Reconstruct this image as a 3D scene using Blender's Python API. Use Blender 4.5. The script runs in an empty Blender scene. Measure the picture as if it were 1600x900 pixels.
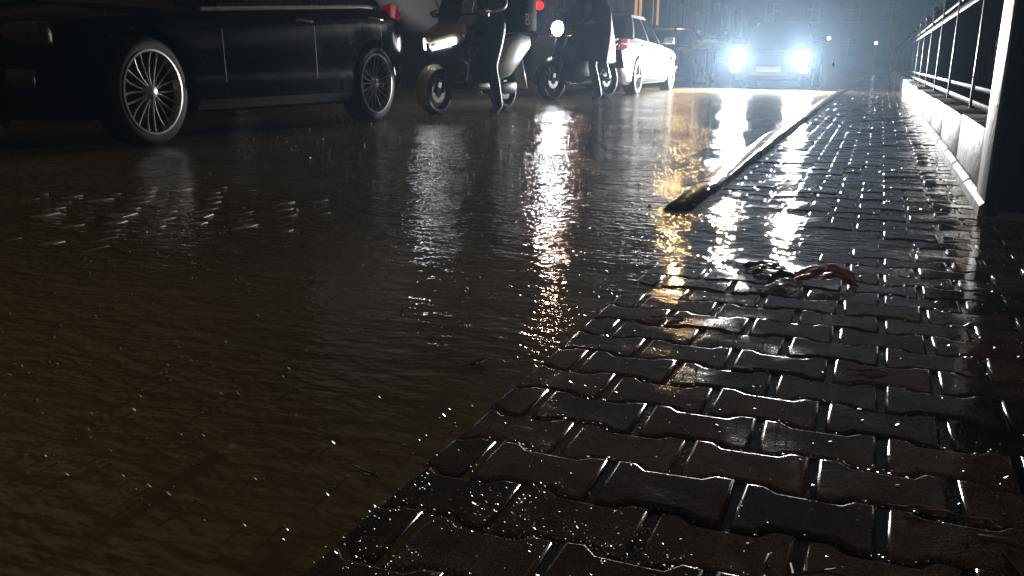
import bpy, bmesh, math, random
from mathutils import Vector, Matrix, noise
random.seed(7)
PI = math.pi
S = bpy.context.scene
COL = S.collection

# ------------------------------------------------------------------ camera
CAM_H = 0.56
cam_d = bpy.data.cameras.new('camera')
cam = bpy.data.objects.new('camera', cam_d)
COL.objects.link(cam)
cam_d.sensor_width = 36.0
cam_d.lens = 36.0 * 1350.0 / 1600.0
cam_d.clip_start = 0.02
cam_d.clip_end = 600.0
cam.matrix_world = (Matrix.Translation((0, 0, CAM_H)) @ Matrix.Rotation(math.radians(22.366), 4, 'Z')
                    @ Matrix.Rotation(math.radians(90 - 14.763), 4, 'X') @ Matrix.Rotation(0.010, 4, 'Z'))
S.camera = cam

# ------------------------------------------------------------------ night sky
world = bpy.data.worlds.new('World')
S.world = world
world.use_nodes = True
wn = world.node_tree
wn.nodes.clear()
sky = wn.nodes.new('ShaderNodeTexSky')
sky.sky_type = 'NISHITA'
sky.sun_disc = False
sky.sun_elevation = math.radians(-4.0)
sky.sun_rotation = math.radians(200)
bg1 = wn.nodes.new('ShaderNodeBackground')
bg1.inputs['Strength'].default_value = 0.05
bg2 = wn.nodes.new('ShaderNodeBackground')          # low rain cloud lit by the town
bg2.inputs['Color'].default_value = (1.0, 0.68, 0.40, 1)
bg2.inputs['Strength'].default_value = 0.034
addw = wn.nodes.new('ShaderNodeAddShader')
outw = wn.nodes.new('ShaderNodeOutputWorld')
wn.links.new(sky.outputs[0], bg1.inputs['Color'])
wn.links.new(bg1.outputs[0], addw.inputs[0])
wn.links.new(bg2.outputs[0], addw.inputs[1])
wn.links.new(addw.outputs[0], outw.inputs['Surface'])

sun_d = bpy.data.lights.new('moon', 'SUN')
sun_d.energy = 0.004
sun_d.angle = math.radians(12)
sun_d.color = (0.75, 0.85, 1.0)
sun = bpy.data.objects.new('moon', sun_d)
sun.rotation_euler = (math.radians(50), 0, math.radians(200))
COL.objects.link(sun)

S.view_settings.view_transform = 'Standard'
S.view_settings.look = 'None'
S.view_settings.exposure = 0.0
S.view_settings.gamma = 1.0
S.view_settings.use_curve_mapping = False
S.render.engine = 'CYCLES'
S.cycles.use_denoising = True
S.cycles.max_bounces = 4
S.cycles.diffuse_bounces = 2
S.cycles.glossy_bounces = 3
S.cycles.volume_bounces = 0
S.cycles.use_adaptive_sampling = True
S.cycles.adaptive_threshold = 0.03
S.cycles.transparent_max_bounces = 12
S.cycles.sample_clamp_indirect = 4.0
S.cycles.sample_clamp_direct = 0.0
S.cycles.blur_glossy = 0.6

# ------------------------------------------------------------------ tuning
HEAD_W = 3600.0        # oncoming car, each headlight
BIKE_W = 70.0
SCOOT_W = 5.0
LAMP_W = 400.0
HAZE = 0.0034

# ------------------------------------------------------------------ materials
MATS = {}
def principled(name):
    m = bpy.data.materials.new(name)
    m.use_nodes = True
    return m, m.node_tree, m.node_tree.nodes['Principled BSDF']

def mat(name, col, rough=0.5, metal=0.0, var=0.25, vscale=6.0, bump=0.0, bscale=60.0, coat=0.0, spec=0.5, emit=None, estr=0.0, trans=0.0, rvar=0.0):
    if name in MATS:
        return MATS[name]
    m, nt, p = principled(name)
    N, L = nt.nodes, nt.links
    p.inputs['Roughness'].default_value = rough
    p.inputs['Metallic'].default_value = metal
    p.inputs['Coat Weight'].default_value = coat
    p.inputs['Coat Roughness'].default_value = 0.06
    p.inputs['Specular IOR Level'].default_value = spec
    p.inputs['Transmission Weight'].default_value = trans
    tc = N.new('ShaderNodeTexCoord')
    nz = N.new('ShaderNodeTexNoise')
    nz.inputs['Scale'].default_value = vscale
    nz.inputs['Detail'].default_value = 5.0
    L.new(tc.outputs['Object'], nz.inputs['Vector'])
    rp = N.new('ShaderNodeValToRGB')
    rp.color_ramp.elements[0].position = 0.3
    rp.color_ramp.elements[1].position = 0.7
    rp.color_ramp.elements[0].color = tuple(c * (1 - var) for c in col) + (1,)
    rp.color_ramp.elements[1].color = tuple(min(1, c * (1 + var)) for c in col) + (1,)
    L.new(nz.outputs['Fac'], rp.inputs['Fac'])
    L.new(rp.outputs['Color'], p.inputs['Base Color'])
    if rvar:
        mr = N.new('ShaderNodeMapRange')
        mr.inputs['From Min'].default_value = 0.3
        mr.inputs['From Max'].default_value = 0.7
        mr.inputs['To Min'].default_value = max(0.02, rough - rvar)
        mr.inputs['To Max'].default_value = rough + rvar
        L.new(nz.outputs['Fac'], mr.inputs['Value'])
        L.new(mr.outputs[0], p.inputs['Roughness'])
    if bump:
        nb = N.new('ShaderNodeTexNoise')
        nb.inputs['Scale'].default_value = bscale
        nb.inputs['Detail'].default_value = 4.0
        L.new(tc.outputs['Object'], nb.inputs['Vector'])
        b = N.new('ShaderNodeBump')
        b.inputs['Strength'].default_value = 1.0
        b.inputs['Distance'].default_value = bump
        L.new(nb.outputs['Fac'], b.inputs['Height'])
        L.new(b.outputs['Normal'], p.inputs['Normal'])
    if emit:
        p.inputs['Emission Color'].default_value = emit + (1,)
        p.inputs['Emission Strength'].default_value = estr
    MATS[name] = m
    return m

def water_material():
    m, nt, p = principled('flood water')
    N, L = nt.nodes, nt.links
    geo = N.new('ShaderNodeNewGeometry')
    def noise_n(scale, detail, sx=1.0, sy=1.0, rot=0.0, rough=0.5):
        mp = N.new('ShaderNodeMapping')
        mp.inputs['Scale'].default_value = (sx, sy, 1)
        mp.inputs['Rotation'].default_value = (0, 0, rot)
        L.new(geo.outputs['Position'], mp.inputs['Vector'])
        n = N.new('ShaderNodeTexNoise')
        n.inputs['Scale'].default_value = scale
        n.inputs['Detail'].default_value = detail
        n.inputs['Roughness'].default_value = rough
        L.new(mp.outputs[0], n.inputs['Vector'])
        return n.outputs['Fac']
    def math_n(op, a, b):
        x = N.new('ShaderNodeMath')
        x.operation = op
        for i, v in enumerate((a, b)):
            if isinstance(v, (int, float)):
                x.inputs[i].default_value = v
            else:
                L.new(v, x.inputs[i])
        return x.outputs[0]
    # silt colour drifting in the flood water
    rp = N.new('ShaderNodeValToRGB')
    rp.color_ramp.elements[0].position = 0.32
    rp.color_ramp.elements[1].position = 0.72
    rp.color_ramp.elements[0].color = (0.19, 0.138, 0.066, 1)
    rp.color_ramp.elements[1].color = (0.34, 0.270, 0.120, 1)
    L.new(noise_n(0.55, 3), rp.inputs['Fac'])
    L.new(rp.outputs[0], p.inputs['Base Color'])
    p.inputs['IOR'].default_value = 1.33
    sepr = N.new('ShaderNodeSeparateXYZ')
    L.new(geo.outputs['Position'], sepr.inputs[0])
    rr_ = N.new('ShaderNodeMapRange')          # chop too fine to resolve further out
    rr_.inputs['From Min'].default_value = 5.0
    rr_.inputs['From Max'].default_value = 20.0
    rr_.inputs['To Min'].default_value = 0.035
    rr_.inputs['To Max'].default_value = 0.20
    L.new(sepr.outputs['Y'], rr_.inputs['Value'])
    L.new(rr_.outputs[0], p.inputs['Roughness'])
    # wind and flow ripples plus rings from the rain
    big = noise_n(5.0, 2, 1.0, 1.7, 0.25)
    mid = noise_n(15.0, 2, 1.0, 2.0, -0.2)
    fine = noise_n(46.0, 2, 1.0, 1.5, 0.5)
    patch = noise_n(0.8, 2)
    pr = N.new('ShaderNodeMapRange')
    pr.inputs['From Min'].default_value = 0.38
    pr.inputs['From Max'].default_value = 0.66
    pr.inputs['To Min'].default_value = 0.35
    pr.inputs['To Max'].default_value = 1.15
    L.new(patch, pr.inputs['Value'])
    # rougher in mid street, calmer close to the camera and by the pavement
    sep = N.new('ShaderNodeSeparateXYZ')
    L.new(geo.outputs['Position'], sep.inputs[0])
    yr = N.new('ShaderNodeMapRange')
    yr.inputs['From Min'].default_value = 1.0
    yr.inputs['From Max'].default_value = 5.0
    yr.inputs['To Min'].default_value = 0.25
    yr.inputs['To Max'].default_value = 1.0
    L.new(sep.outputs['Y'], yr.inputs['Value'])
    amp = math_n('MULTIPLY', pr.outputs[0], yr.outputs[0])
    rings = None
    for sc, off, fq, ht, am in ((3.1, 0.0, 70.0, 0.5, 1.0), (4.7, 7.3, 70.0, 0.5, 1.0), (10.5, 3.7, 34.0, 0.45, 1.5), (17.0, 9.1, 26.0, 0.6, 1.1)):
        mp = N.new('ShaderNodeMapping')
        mp.inputs['Location'].default_value = (off, off * 1.7, 0)
        L.new(geo.outputs['Position'], mp.inputs['Vector'])
        v = N.new('ShaderNodeTexVoronoi')
        v.voronoi_dimensions = '2D'
        v.inputs['Scale'].default_value = sc
        L.new(mp.outputs[0], v.inputs['Vector'])
        sn = math_n('SINE', math_n('MULTIPLY', v.outputs['Distance'], fq), 0.0)
        fall = N.new('ShaderNodeMapRange')
        fall.inputs['From Min'].default_value = 0.0
        fall.inputs['From Max'].default_value = 0.36
        fall.inputs['To Min'].default_value = 1.0
        fall.inputs['To Max'].default_value = 0.0
        L.new(v.outputs['Distance'], fall.inputs['Value'])
        # only some cells have just been hit by a drop
        cs = N.new('ShaderNodeSeparateColor')
        L.new(v.outputs['Color'], cs.inputs[0])
        hit = math_n('MULTIPLY', math_n('GREATER_THAN', cs.outputs[0], ht), am)
        r = math_n('MULTIPLY', math_n('MULTIPLY', sn, fall.outputs[0]), hit)
        rings = r if rings is None else math_n('ADD', rings, r)
    h = math_n('MULTIPLY', big, 0.018)
    h = math_n('ADD', h, math_n('MULTIPLY', mid, 0.0125))
    h = math_n('ADD', h, math_n('MULTIPLY', fine, 0.0034))
    h = math_n('MULTIPLY', h, amp)
    h = math_n('ADD', h, math_n('MULTIPLY', math_n('MULTIPLY', rings, yr.outputs[0]), 0.00036))
    b = N.new('ShaderNodeBump')
    b.inputs['Strength'].default_value = 1.0
    b.inputs['Distance'].default_value = 1.0
    L.new(h, b.inputs['Height'])
    L.new(b.outputs['Normal'], p.inputs['Normal'])
    return m

def paver_material(edge=False):
    m, nt, p = principled('wet paver edge' if edge else 'wet concrete paver')
    N, L = nt.nodes, nt.links
    geo = N.new('ShaderNodeNewGeometry')
    oi = N.new('ShaderNodeObjectInfo')
    n1 = N.new('ShaderNodeTexNoise')
    n1.inputs['Scale'].default_value = 14.0
    n1.inputs['Detail'].default_value = 6.0
    L.new(geo.outputs['Position'], n1.inputs['Vector'])
    rp = N.new('ShaderNodeValToRGB')
    rp.color_ramp.elements[0].color = (0.038, 0.027, 0.020, 1)
    rp.color_ramp.elements[1].color = (0.165, 0.120, 0.088, 1)
    rp.color_ramp.elements[0].position = 0.25
    rp.color_ramp.elements[1].position = 0.8
    mx = N.new('ShaderNodeMath')
    mx.operation = 'MULTIPLY_ADD'
    mx.inputs[1].default_value = 0.6
    L.new(oi.outputs['Random'], mx.inputs[0])
    ms = N.new('ShaderNodeMath')
    ms.operation = 'SUBTRACT'
    ms.inputs[1].default_value = 0.28
    L.new(n1.outputs['Fac'], ms.inputs[0])
    L.new(ms.outputs[0], mx.inputs[2])
    L.new(mx.outputs[0], rp.inputs['Fac'])
    sp = N.new('ShaderNodeTexNoise')
    sp.inputs['Scale'].default_value = 420.0
    sp.inputs['Detail'].default_value = 2.0
    L.new(geo.outputs['Position'], sp.inputs['Vector'])
    sr = N.new('ShaderNodeValToRGB')
    sr.color_ramp.elements[0].position = 0.40
    sr.color_ramp.elements[1].position = 0.70
    sr.color_ramp.elements[0].color = (0.45, 0.45, 0.45, 1)
    sr.color_ramp.elements[1].color = (2.4, 2.2, 1.9, 1)
    L.new(sp.outputs['Fac'], sr.inputs['Fac'])
    mu = N.new('ShaderNodeMix')
    mu.data_type = 'RGBA'
    mu.blend_type = 'MULTIPLY'
    mu.inputs[0].default_value = 1.0
    L.new(rp.outputs[0], mu.inputs[6])
    L.new(sr.outputs[0], mu.inputs[7])
    L.new(mu.outputs[2], p.inputs['Base Color'])
    # water film: smooth where it pools, open grain where the stone stands proud
    n2 = N.new('ShaderNodeTexNoise')
    n2.inputs['Scale'].default_value = 5.5
    n2.inputs['Detail'].default_value = 3.0
    L.new(geo.outputs['Position'], n2.inputs['Vector'])
    mr = N.new('ShaderNodeMapRange')
    mr.inputs['From Min'].default_value = 0.48
    mr.inputs['From Max'].default_value = 0.66
    mr.inputs['To Min'].default_value = 0.19 if edge else 0.05
    mr.inputs['To Max'].default_value = 0.26 if edge else 0.15
    L.new(n2.outputs['Fac'], mr.inputs['Value'])
    L.new(mr.outputs[0], p.inputs['Roughness'])
    g = N.new('ShaderNodeTexNoise')
    g.inputs['Scale'].default_value = 210.0
    g.inputs['Detail'].default_value = 3.0
    L.new(geo.outputs['Position'], g.inputs['Vector'])
    g2 = N.new('ShaderNodeTexNoise')
    g2.inputs['Scale'].default_value = 38.0
    g2.inputs['Detail'].default_value = 3.0
    L.new(geo.outputs['Position'], g2.inputs['Vector'])
    gm = N.new('ShaderNodeMath')
    gm.operation = 'MULTIPLY_ADD'
    gm.inputs[1].default_value = 2.2
    L.new(g2.outputs['Fac'], gm.inputs[0])
    L.new(g.outputs['Fac'], gm.inputs[2])
    st = N.new('ShaderNodeMapRange')
    st.inputs['From Min'].default_value = 0.46
    st.inputs['From Max'].default_value = 0.64
    st.inputs['To Min'].default_value = 0.00005
    st.inputs['To Max'].default_value = 0.0007
    L.new(n2.outputs['Fac'], st.inputs['Value'])
    hm = N.new('ShaderNodeMath')
    hm.operation = 'MULTIPLY'
    L.new(gm.outputs[0], hm.inputs[0])
    L.new(st.outputs[0], hm.inputs[1])
    b = N.new('ShaderNodeBump')
    b.inputs['Distance'].default_value = 1.0
    b.inputs['Strength'].default_value = 0.8
    L.new(hm.outputs[0], b.inputs['Height'])
    L.new(b.outputs['Normal'], p.inputs['Normal'])
    return m

def plaster_material():
    m, nt, p = principled('stained whitewash')
    N, L = nt.nodes, nt.links
    geo = N.new('ShaderNodeNewGeometry')
    def nz(scale, sx, sy, sz, det=5):
        mp = N.new('ShaderNodeMapping')
        mp.inputs['Scale'].default_value = (sx, sy, sz)
        L.new(geo.outputs['Position'], mp.inputs['Vector'])
        n = N.new('ShaderNodeTexNoise')
        n.inputs['Scale'].default_value = scale
        n.inputs['Detail'].default_value = det
        L.new(mp.outputs[0], n.inputs['Vector'])
        return n.outputs['Fac']
    drip = nz(3.0, 1, 2.2, 0.25)
    blot = nz(7.0, 1, 1, 1, 8)
    rp = N.new('ShaderNodeValToRGB')
    rp.color_ramp.elements[0].position = 0.36
    rp.color_ramp.elements[1].position = 0.5
    rp.color_ramp.elements[0].color = (0.10, 0.10, 0.10, 1)
    rp.color_ramp.elements[1].color = (0.84, 0.85, 0.84, 1)
    L.new(drip, rp.inputs['Fac'])
    rp2 = N.new('ShaderNodeValToRGB')
    rp2.color_ramp.elements[0].position = 0.34
    rp2.color_ramp.elements[1].position = 0.52
    rp2.color_ramp.elements[0].color = (0.50, 0.51, 0.51, 1)
    rp2.color_ramp.elements[1].color = (1, 1, 1, 1)
    L.new(blot, rp2.inputs['Fac'])
    mx = N.new('ShaderNodeMix')
    mx.data_type = 'RGBA'
    mx.blend_type = 'MULTIPLY'
    mx.inputs[0].default_value = 1.0
    L.new(rp.outputs[0], mx.inputs[6])
    L.new(rp2.outputs[0], mx.inputs[7])
    L.new(mx.outputs[2], p.inputs['Base Color'])
    p.inputs['Roughness'].default_value = 0.45
    b = N.new('ShaderNodeBump')
    b.inputs['Distance'].default_value = 0.006
    b.inputs['Strength'].default_value = 0.8
    L.new(nz(28.0, 1, 1, 1, 6), b.inputs['Height'])
    L.new(b.outputs['Normal'], p.inputs['Normal'])
    return m

M_WATER = water_material()
M_PAVER = paver_material()
M_PEDGE = paver_material(True)
M_PLASTER = plaster_material()
M_SOIL = mat('wet joint sand', (0.014, 0.011, 0.009), 0.12, bump=0.0012, bscale=90)
M_ROAD = mat('silted road bed', (0.05, 0.04, 0.028), 0.6, bump=0.004)
M_KERB = mat('wet kerb concrete', (0.018, 0.018, 0.021), 0.20, var=0.5, vscale=9, bump=0.004, bscale=30, rvar=0.08, spec=0.06)
M_BLACK = mat('black car paint', (0.004, 0.005, 0.007), 0.12, var=0.2, coat=0.0, spec=0.05)
M_WHITE = mat('white car paint', (0.46, 0.48, 0.50), 0.3, var=0.06, coat=0.8, bump=0.0006, bscale=120)
M_GREY = mat('grey car paint', (0.05, 0.05, 0.055), 0.28, metal=0.3, var=0.1, coat=0.8)
M_NAVY = mat('dark blue car paint', (0.006, 0.009, 0.016), 0.2, var=0.1, spec=0.2)
M_GLASS = mat('car window glass', (0.008, 0.010, 0.012), 0.06, var=0.2, spec=0.6)
M_TYRE = mat('tyre rubber', (0.008, 0.008, 0.009), 0.6, bump=0.002, bscale=90, spec=0.2)
M_ALLOY = mat('alloy wheel', (0.66, 0.67, 0.70), 0.34, metal=1.0, var=0.15, vscale=20)
M_ALLOYD = mat('dark wheel barrel', (0.02, 0.02, 0.022), 0.5, metal=0.5)
M_TRIM = mat('black plastic trim', (0.012, 0.012, 0.013), 0.42, bump=0.001, bscale=200)
M_CHROME = mat('wet bright trim', (0.6, 0.6, 0.6), 0.16, metal=1.0, var=0.1)
M_SILL_SHEEN = mat('window trim with warm sheen', (0.70, 0.58, 0.40), 0.35, metal=0.5, var=0.2, vscale=25)  # cream colour paints in warm light reflected off the wet sill
M_REDL = mat('red lamp lens', (0.45, 0.01, 0.02), 0.12, var=0.2, emit=(1.0, 0.02, 0.05), estr=0.06)
M_HEAD = mat('lit headlight', (0.9, 0.95, 1.0), 0.2, var=0.02, emit=(1.0, 0.98, 0.94), estr=80.0)
M_FOG = mat('lit lower lamp', (0.9, 0.95, 1.0), 0.2, var=0.02, emit=(0.95, 0.98, 1.0), estr=25.0)
M_SCL = mat('lit scooter lamp', (0.9, 0.95, 1.0), 0.2, var=0.02, emit=(0.95, 0.97, 1.0), estr=7.0)
M_BIKEL = mat('lit motorcycle lamp', (0.9, 0.95, 1.0), 0.2, var=0.02, emit=(0.95, 0.97, 1.0), estr=90.0)
M_CREAM = mat('cream scooter plastic', (0.50, 0.43, 0.30), 0.3, var=0.12, coat=0.5)
M_SCW = mat('white scooter plastic', (0.72, 0.73, 0.72), 0.28, var=0.08, coat=0.6)
M_SCD = mat('dark blue scooter plastic', (0.012, 0.016, 0.03), 0.25, var=0.2, coat=0.7)
M_METAL = mat('dark wet steel', (0.09, 0.095, 0.105), 0.3, metal=0.9, var=0.2, bump=0.001)
M_FENCE = mat('black painted iron', (0.006, 0.007, 0.011), 0.4, metal=0.0, var=0.3, bump=0.001, spec=0.025)
M_CLOTH = mat('wet dark cloth', (0.018, 0.022, 0.035), 0.5, var=0.3, vscale=9, bump=0.006, bscale=14)
M_JEANS = mat('wet dark trousers', (0.014, 0.017, 0.027), 0.5, var=0.3, vscale=9, bump=0.005, bscale=18)
M_SKIN = mat('skin', (0.36, 0.22, 0.15), 0.45, var=0.1)
M_HELM = mat('helmet shell', (0.03, 0.03, 0.035), 0.15, coat=0.8)
M_SHOE = mat('shoe', (0.02, 0.02, 0.02), 0.5)
M_BUILD = mat('dark rendered wall', (0.026, 0.026, 0.030), 0.75, var=0.3, vscale=0.8, bump=0.01, bscale=8)
M_BUILD2 = mat('brown rendered wall', (0.028, 0.026, 0.025), 0.75, var=0.3, vscale=0.8, bump=0.01, bscale=8)
M_WINF = mat('window frame paint', (0.028, 0.028, 0.028), 0.5)
M_PANE = mat('unlit window pane', (0.01, 0.012, 0.016), 0.06, var=0.3)
M_WARM = mat('lit window pane', (0.5, 0.3, 0.12), 0.3, var=0.35, vscale=1.4, emit=(1.0, 0.50, 0.16), estr=0.55)
M_LAMP = mat('street lamp glow', (1.0, 0.8, 0.5), 0.3, var=0.02, emit=(1.0, 0.66, 0.26), estr=60.0)
M_LAMP2 = mat('pink street lamp glow', (1.0, 0.75, 0.6), 0.3, var=0.02, emit=(1.0, 0.55, 0.36), estr=30.0)
M_LAMPF = mat('far lamp glow', (1.0, 0.8, 0.5), 0.3, var=0.02, emit=(1.0, 0.78, 0.45), estr=14.0)
M_LAMPW = mat('far white lamp glow', (1.0, 1.0, 0.9), 0.3, var=0.02, emit=(0.95, 1.0, 0.95), estr=7.0)
M_SIGR = mat('red signal lamp', (0.8, 0.02, 0.02), 0.2, var=0.02, emit=(1.0, 0.015, 0.01), estr=3.2)
M_SIGA = mat('amber signal strip', (0.9, 0.5, 0.1), 0.2, var=0.02, emit=(1.0, 0.62, 0.22), estr=1.6)  # glow stands in for light caught by the backplate's reflective edge
M_RUST = mat('orange rusted steel', (0.30, 0.11, 0.04), 0.6, var=0.4, vscale=12)
M_YELLOW = mat('yellow lettering', (0.62, 0.55, 0.04), 0.4, var=0.1)
M_BOX = mat('black delivery box fabric', (0.008, 0.009, 0.011), 0.7, bump=0.002, bscale=200, spec=0.05)
M_UMB = mat('yellow green fabric', (0.42, 0.44, 0.07), 0.5, var=0.35, vscale=5, bump=0.004, bscale=20)
M_RED = mat('wet red plastic film', (0.45, 0.015, 0.03), 0.3, var=0.4, vscale=30)
M_BLUE = mat('wet dark blue film', (0.012, 0.018, 0.09), 0.25, var=0.5, vscale=30)
M_PAPER = mat('wet white paper', (0.62, 0.62, 0.62), 0.3, var=0.1, coat=0.4)
M_TWIG = mat('wet twig bark', (0.12, 0.085, 0.045), 0.3, var=0.4, vscale=40, coat=0.5)
M_LEAF = mat('wet dead leaf', (0.17, 0.10, 0.035), 0.25, var=0.4, vscale=30, coat=0.5)
M_SPECK = mat('wet floating scraps', (0.50, 0.44, 0.33), 0.26, var=0.5, vscale=60)
M_HEDGE = mat('hedge leaf', (0.03, 0.055, 0.025), 0.35, var=0.4, vscale=20)
M_DROP = mat('splashing water', (0.75, 0.8, 0.85), 0.05, var=0.05, trans=0.85, spec=0.6)

def thin(m, fac, col):
    """light shines through thin wet film, paper or leaf"""
    N, L = m.node_tree.nodes, m.node_tree.links
    p = N['Principled BSDF']
    t = N.new('ShaderNodeBsdfTranslucent')
    t.inputs['Color'].default_value = col + (1,)
    x = N.new('ShaderNodeMixShader')
    x.inputs[0].default_value = fac
    out = N['Material Output']
    L.new(p.outputs[0], x.inputs[1])
    L.new(t.outputs[0], x.inputs[2])
    L.new(x.outputs[0], out.inputs['Surface'])
thin(M_PAPER, 0.5, (0.8, 0.8, 0.8))
thin(M_RED, 0.5, (0.75, 0.03, 0.05))
thin(M_BLUE, 0.3, (0.04, 0.06, 0.22))
thin(M_LEAF, 0.35, (0.40, 0.24, 0.08))
thin(M_SPECK, 0.3, (0.75, 0.68, 0.55))

# ------------------------------------------------------------------ mesh helpers
class MB:
    def __init__(self):
        self.v, self.f, self.mi = [], [], []
    def add(self, vs, fs, mi=0):
        o = len(self.v)
        self.v += [tuple(x) for x in vs]
        self.f += [tuple(i + o for i in f) for f in fs]
        self.mi += [mi] * len(fs)
        return self
    def box(self, c, s, rot=None, mi=0, bev=0.0):
        x, y, z = s[0] / 2, s[1] / 2, s[2] / 2
        if bev <= 0:
            vs = [Vector((a * x, b * y, d * z)) for a in (-1, 1) for b in (-1, 1) for d in (-1, 1)]
            fs = [(0, 1, 3, 2), (4, 6, 7, 5), (0, 4, 5, 1), (2, 3, 7, 6), (0, 2, 6, 4), (1, 5, 7, 3)]
        else:
            bm = bmesh.new()
            bmesh.ops.create_cube(bm, size=1.0)
            for v in bm.verts:
                v.co = Vector((v.co.x * s[0], v.co.y * s[1], v.co.z * s[2]))
            bmesh.ops.bevel(bm, geom=bm.edges[:] , offset=bev, segments=2, affect='EDGES', profile=0.5)
            bm.verts.index_update()
            vs = [v.co.copy() for v in bm.verts]
            fs = [tuple(v.index for v in f.verts) for f in bm.faces]
            bm.free()
        if rot is not None:
            vs = [rot @ v for v in vs]
        c = Vector(c)
        return self.add([v + c for v in vs], fs, mi)
    def tube(self, pts, r, n=8, mi=0, cap=True):
        pts = [Vector(p) for p in pts]
        rs = r if isinstance(r, (list, tuple)) else [r] * len(pts)
        vs, fs = [], []
        prev = None
        for i, p in enumerate(pts):
            d = (pts[min(i + 1, len(pts) - 1)] - pts[max(i - 1, 0)]).normalized()
            if prev is None:
                a = Vector((0, 0, 1)) if abs(d.z) < 0.9 else Vector((1, 0, 0))
                u = d.cross(a).normalized()
            else:
                u = (prev - d * prev.dot(d)).normalized()
            prev = u
            w = d.cross(u)
            for k in range(n):
                t = 2 * PI * k / n
                vs.append(p + (u * math.cos(t) + w * math.sin(t)) * rs[i])
        for i in range(len(pts) - 1):
            for k in range(n):
                a, b = i * n + k, i * n + (k + 1) % n
                fs.append((a, b, b + n, a + n))
        if cap:
            fs.append(tuple(reversed(range(n))))
            fs.append(tuple((len(pts) - 1) * n + k for k in range(n)))
        return self.add(vs, fs, mi)
    def lathe(self, prof, n=32, axis='y', c=(0, 0, 0), mi=0, closed=False):
        vs, fs = [], []
        for (r, h) in prof:
            for k in range(n):
                t = 2 * PI * k / n
                a, b = r * math.cos(t), r * math.sin(t)
                vs.append({'y': (a, h, b), 'z': (a, b, h), 'x': (h, a, b)}[axis])
        m = len(prof)
        for i in range(m if closed else m - 1):
            for k in range(n):
                a, b = i * n + k, i * n + (k + 1) % n
                j = ((i + 1) % m) * n
                fs.append((a, b, j + (k + 1) % n, j + k))
        c = Vector(c)
        return self.add([Vector(v) + c for v in vs], fs, mi)
    def loft(self, rings, mi=0, cap=True, closed=True):
        n = len(rings[0])
        vs = [p for r in rings for p in r]
        fs = []
        for i in range(len(rings) - 1):
            for k in range(n if closed else n - 1):
                a, b = i * n + k, i * n + (k + 1) % n
                fs.append((a, b, b + n, a + n))
        if cap:
            fs.append(tuple(reversed(range(n))))
            fs.append(tuple((len(rings) - 1) * n + k for k in range(n)))
        return self.add(vs, fs, mi)
    def prism(self, poly, y0, y1, mi=0):
        # poly in local x,z swept along y
        n = len(poly)
        vs = [(x, y0, z) for x, z in poly] + [(x, y1, z) for x, z in poly]
        fs = [tuple(range(n)), tuple(reversed(range(n, 2 * n)))]
        fs += [(k, n + k, n + (k + 1) % n, (k + 1) % n) for k in range(n)]
        return self.add(vs, fs, mi)
    def mesh(self, name, mats, smooth=True, angle=40):
        me = bpy.data.meshes.new(name)
        me.from_pydata(self.v, [], self.f)
        for m in (mats if isinstance(mats, (list, tuple)) else [mats]):
            me.materials.append(m)
        for p, i in zip(me.polygons, self.mi):
            p.material_index = i
        bm = bmesh.new()
        bm.from_mesh(me)
        bmesh.ops.recalc_face_normals(bm, faces=bm.faces[:])
        bm.to_mesh(me)
        bm.free()
        if smooth:
            me.polygons.foreach_set('use_smooth', [True] * len(me.polygons))
            me.set_sharp_from_angle(angle=math.radians(angle))
        me.update()
        return me
    def build(self, name, mats, parent=None, smooth=True, angle=40, loc=None):
        return put(name, self.mesh(name, mats, smooth, angle), parent, loc)

def put(name, me, parent=None, loc=None):
    o = bpy.data.objects.new(name, me)
    COL.objects.link(o)
    o.parent = parent
    if loc is not None:
        o.location = loc
    return o

def tag(o, label=None, cat=None, group=None, kind=None):
    if label: o['label'] = label
    if cat: o['category'] = cat
    if group: o['group'] = group
    if kind: o['kind'] = kind
    return o

def empty(name, loc=(0, 0, 0), rz=0.0):
    o = bpy.data.objects.new(name, None)
    o.empty_display_size = 0.2
    COL.objects.link(o)
    o.location = loc
    o.rotation_euler = (0, 0, rz)
    return o

def copy_tree(o, parent=None):
    c = o.copy()
    COL.objects.link(c)
    c.parent = parent
    for ch in list(o.children):
        copy_tree(ch, c)
    return c

def lamp(name, kind, loc, power, color, radius, parent=None, target=None, cone=90, blend=0.6):
    d = bpy.data.lights.new(name, kind)
    d.energy = power
    d.color = color
    d.shadow_soft_size = radius
    if kind == 'SPOT':
        d.spot_size = math.radians(cone)
        d.spot_blend = blend
    o = bpy.data.objects.new(name, d)
    COL.objects.link(o)
    o.parent = parent
    o.location = loc
    if target is not None:
        o.rotation_euler = (Vector(target) - Vector(loc)).to_track_quat('-Z', 'Y').to_euler()
    return o

def lerp(a, b, t):
    return a + (b - a) * t
def sstep(a, b, x):
    t = min(1, max(0, (x - a) / (b - a)))
    return t * t * (3 - 2 * t)
def interp(tab, x):
    if x <= tab[0][0]:
        return tab[0][1]
    for (x0, y0), (x1, y1) in zip(tab, tab[1:]):
        if x <= x1:
            return lerp(y0, y1, (x - x0) / (x1 - x0))
    return tab[-1][1]

# ------------------------------------------------------------------ ground, flood, pavement
EXT = (-45, 45, -12, 95)
mb = MB().add([(EXT[0], EXT[2], -0.14), (EXT[1], EXT[2], -0.14), (EXT[1], EXT[3], -0.14), (EXT[0], EXT[3], -0.14)], [(0, 1, 2, 3)])
road = tag(mb.build('road', M_ROAD, smooth=False), kind='structure')
mb = MB().add([(EXT[0], EXT[2], 0), (EXT[1], EXT[2], 0), (EXT[1], EXT[3], 0), (EXT[0], EXT[3], 0)], [(0, 1, 2, 3)])
water = tag(mb.build('flood_water', M_WATER, smooth=False), kind='structure')

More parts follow.
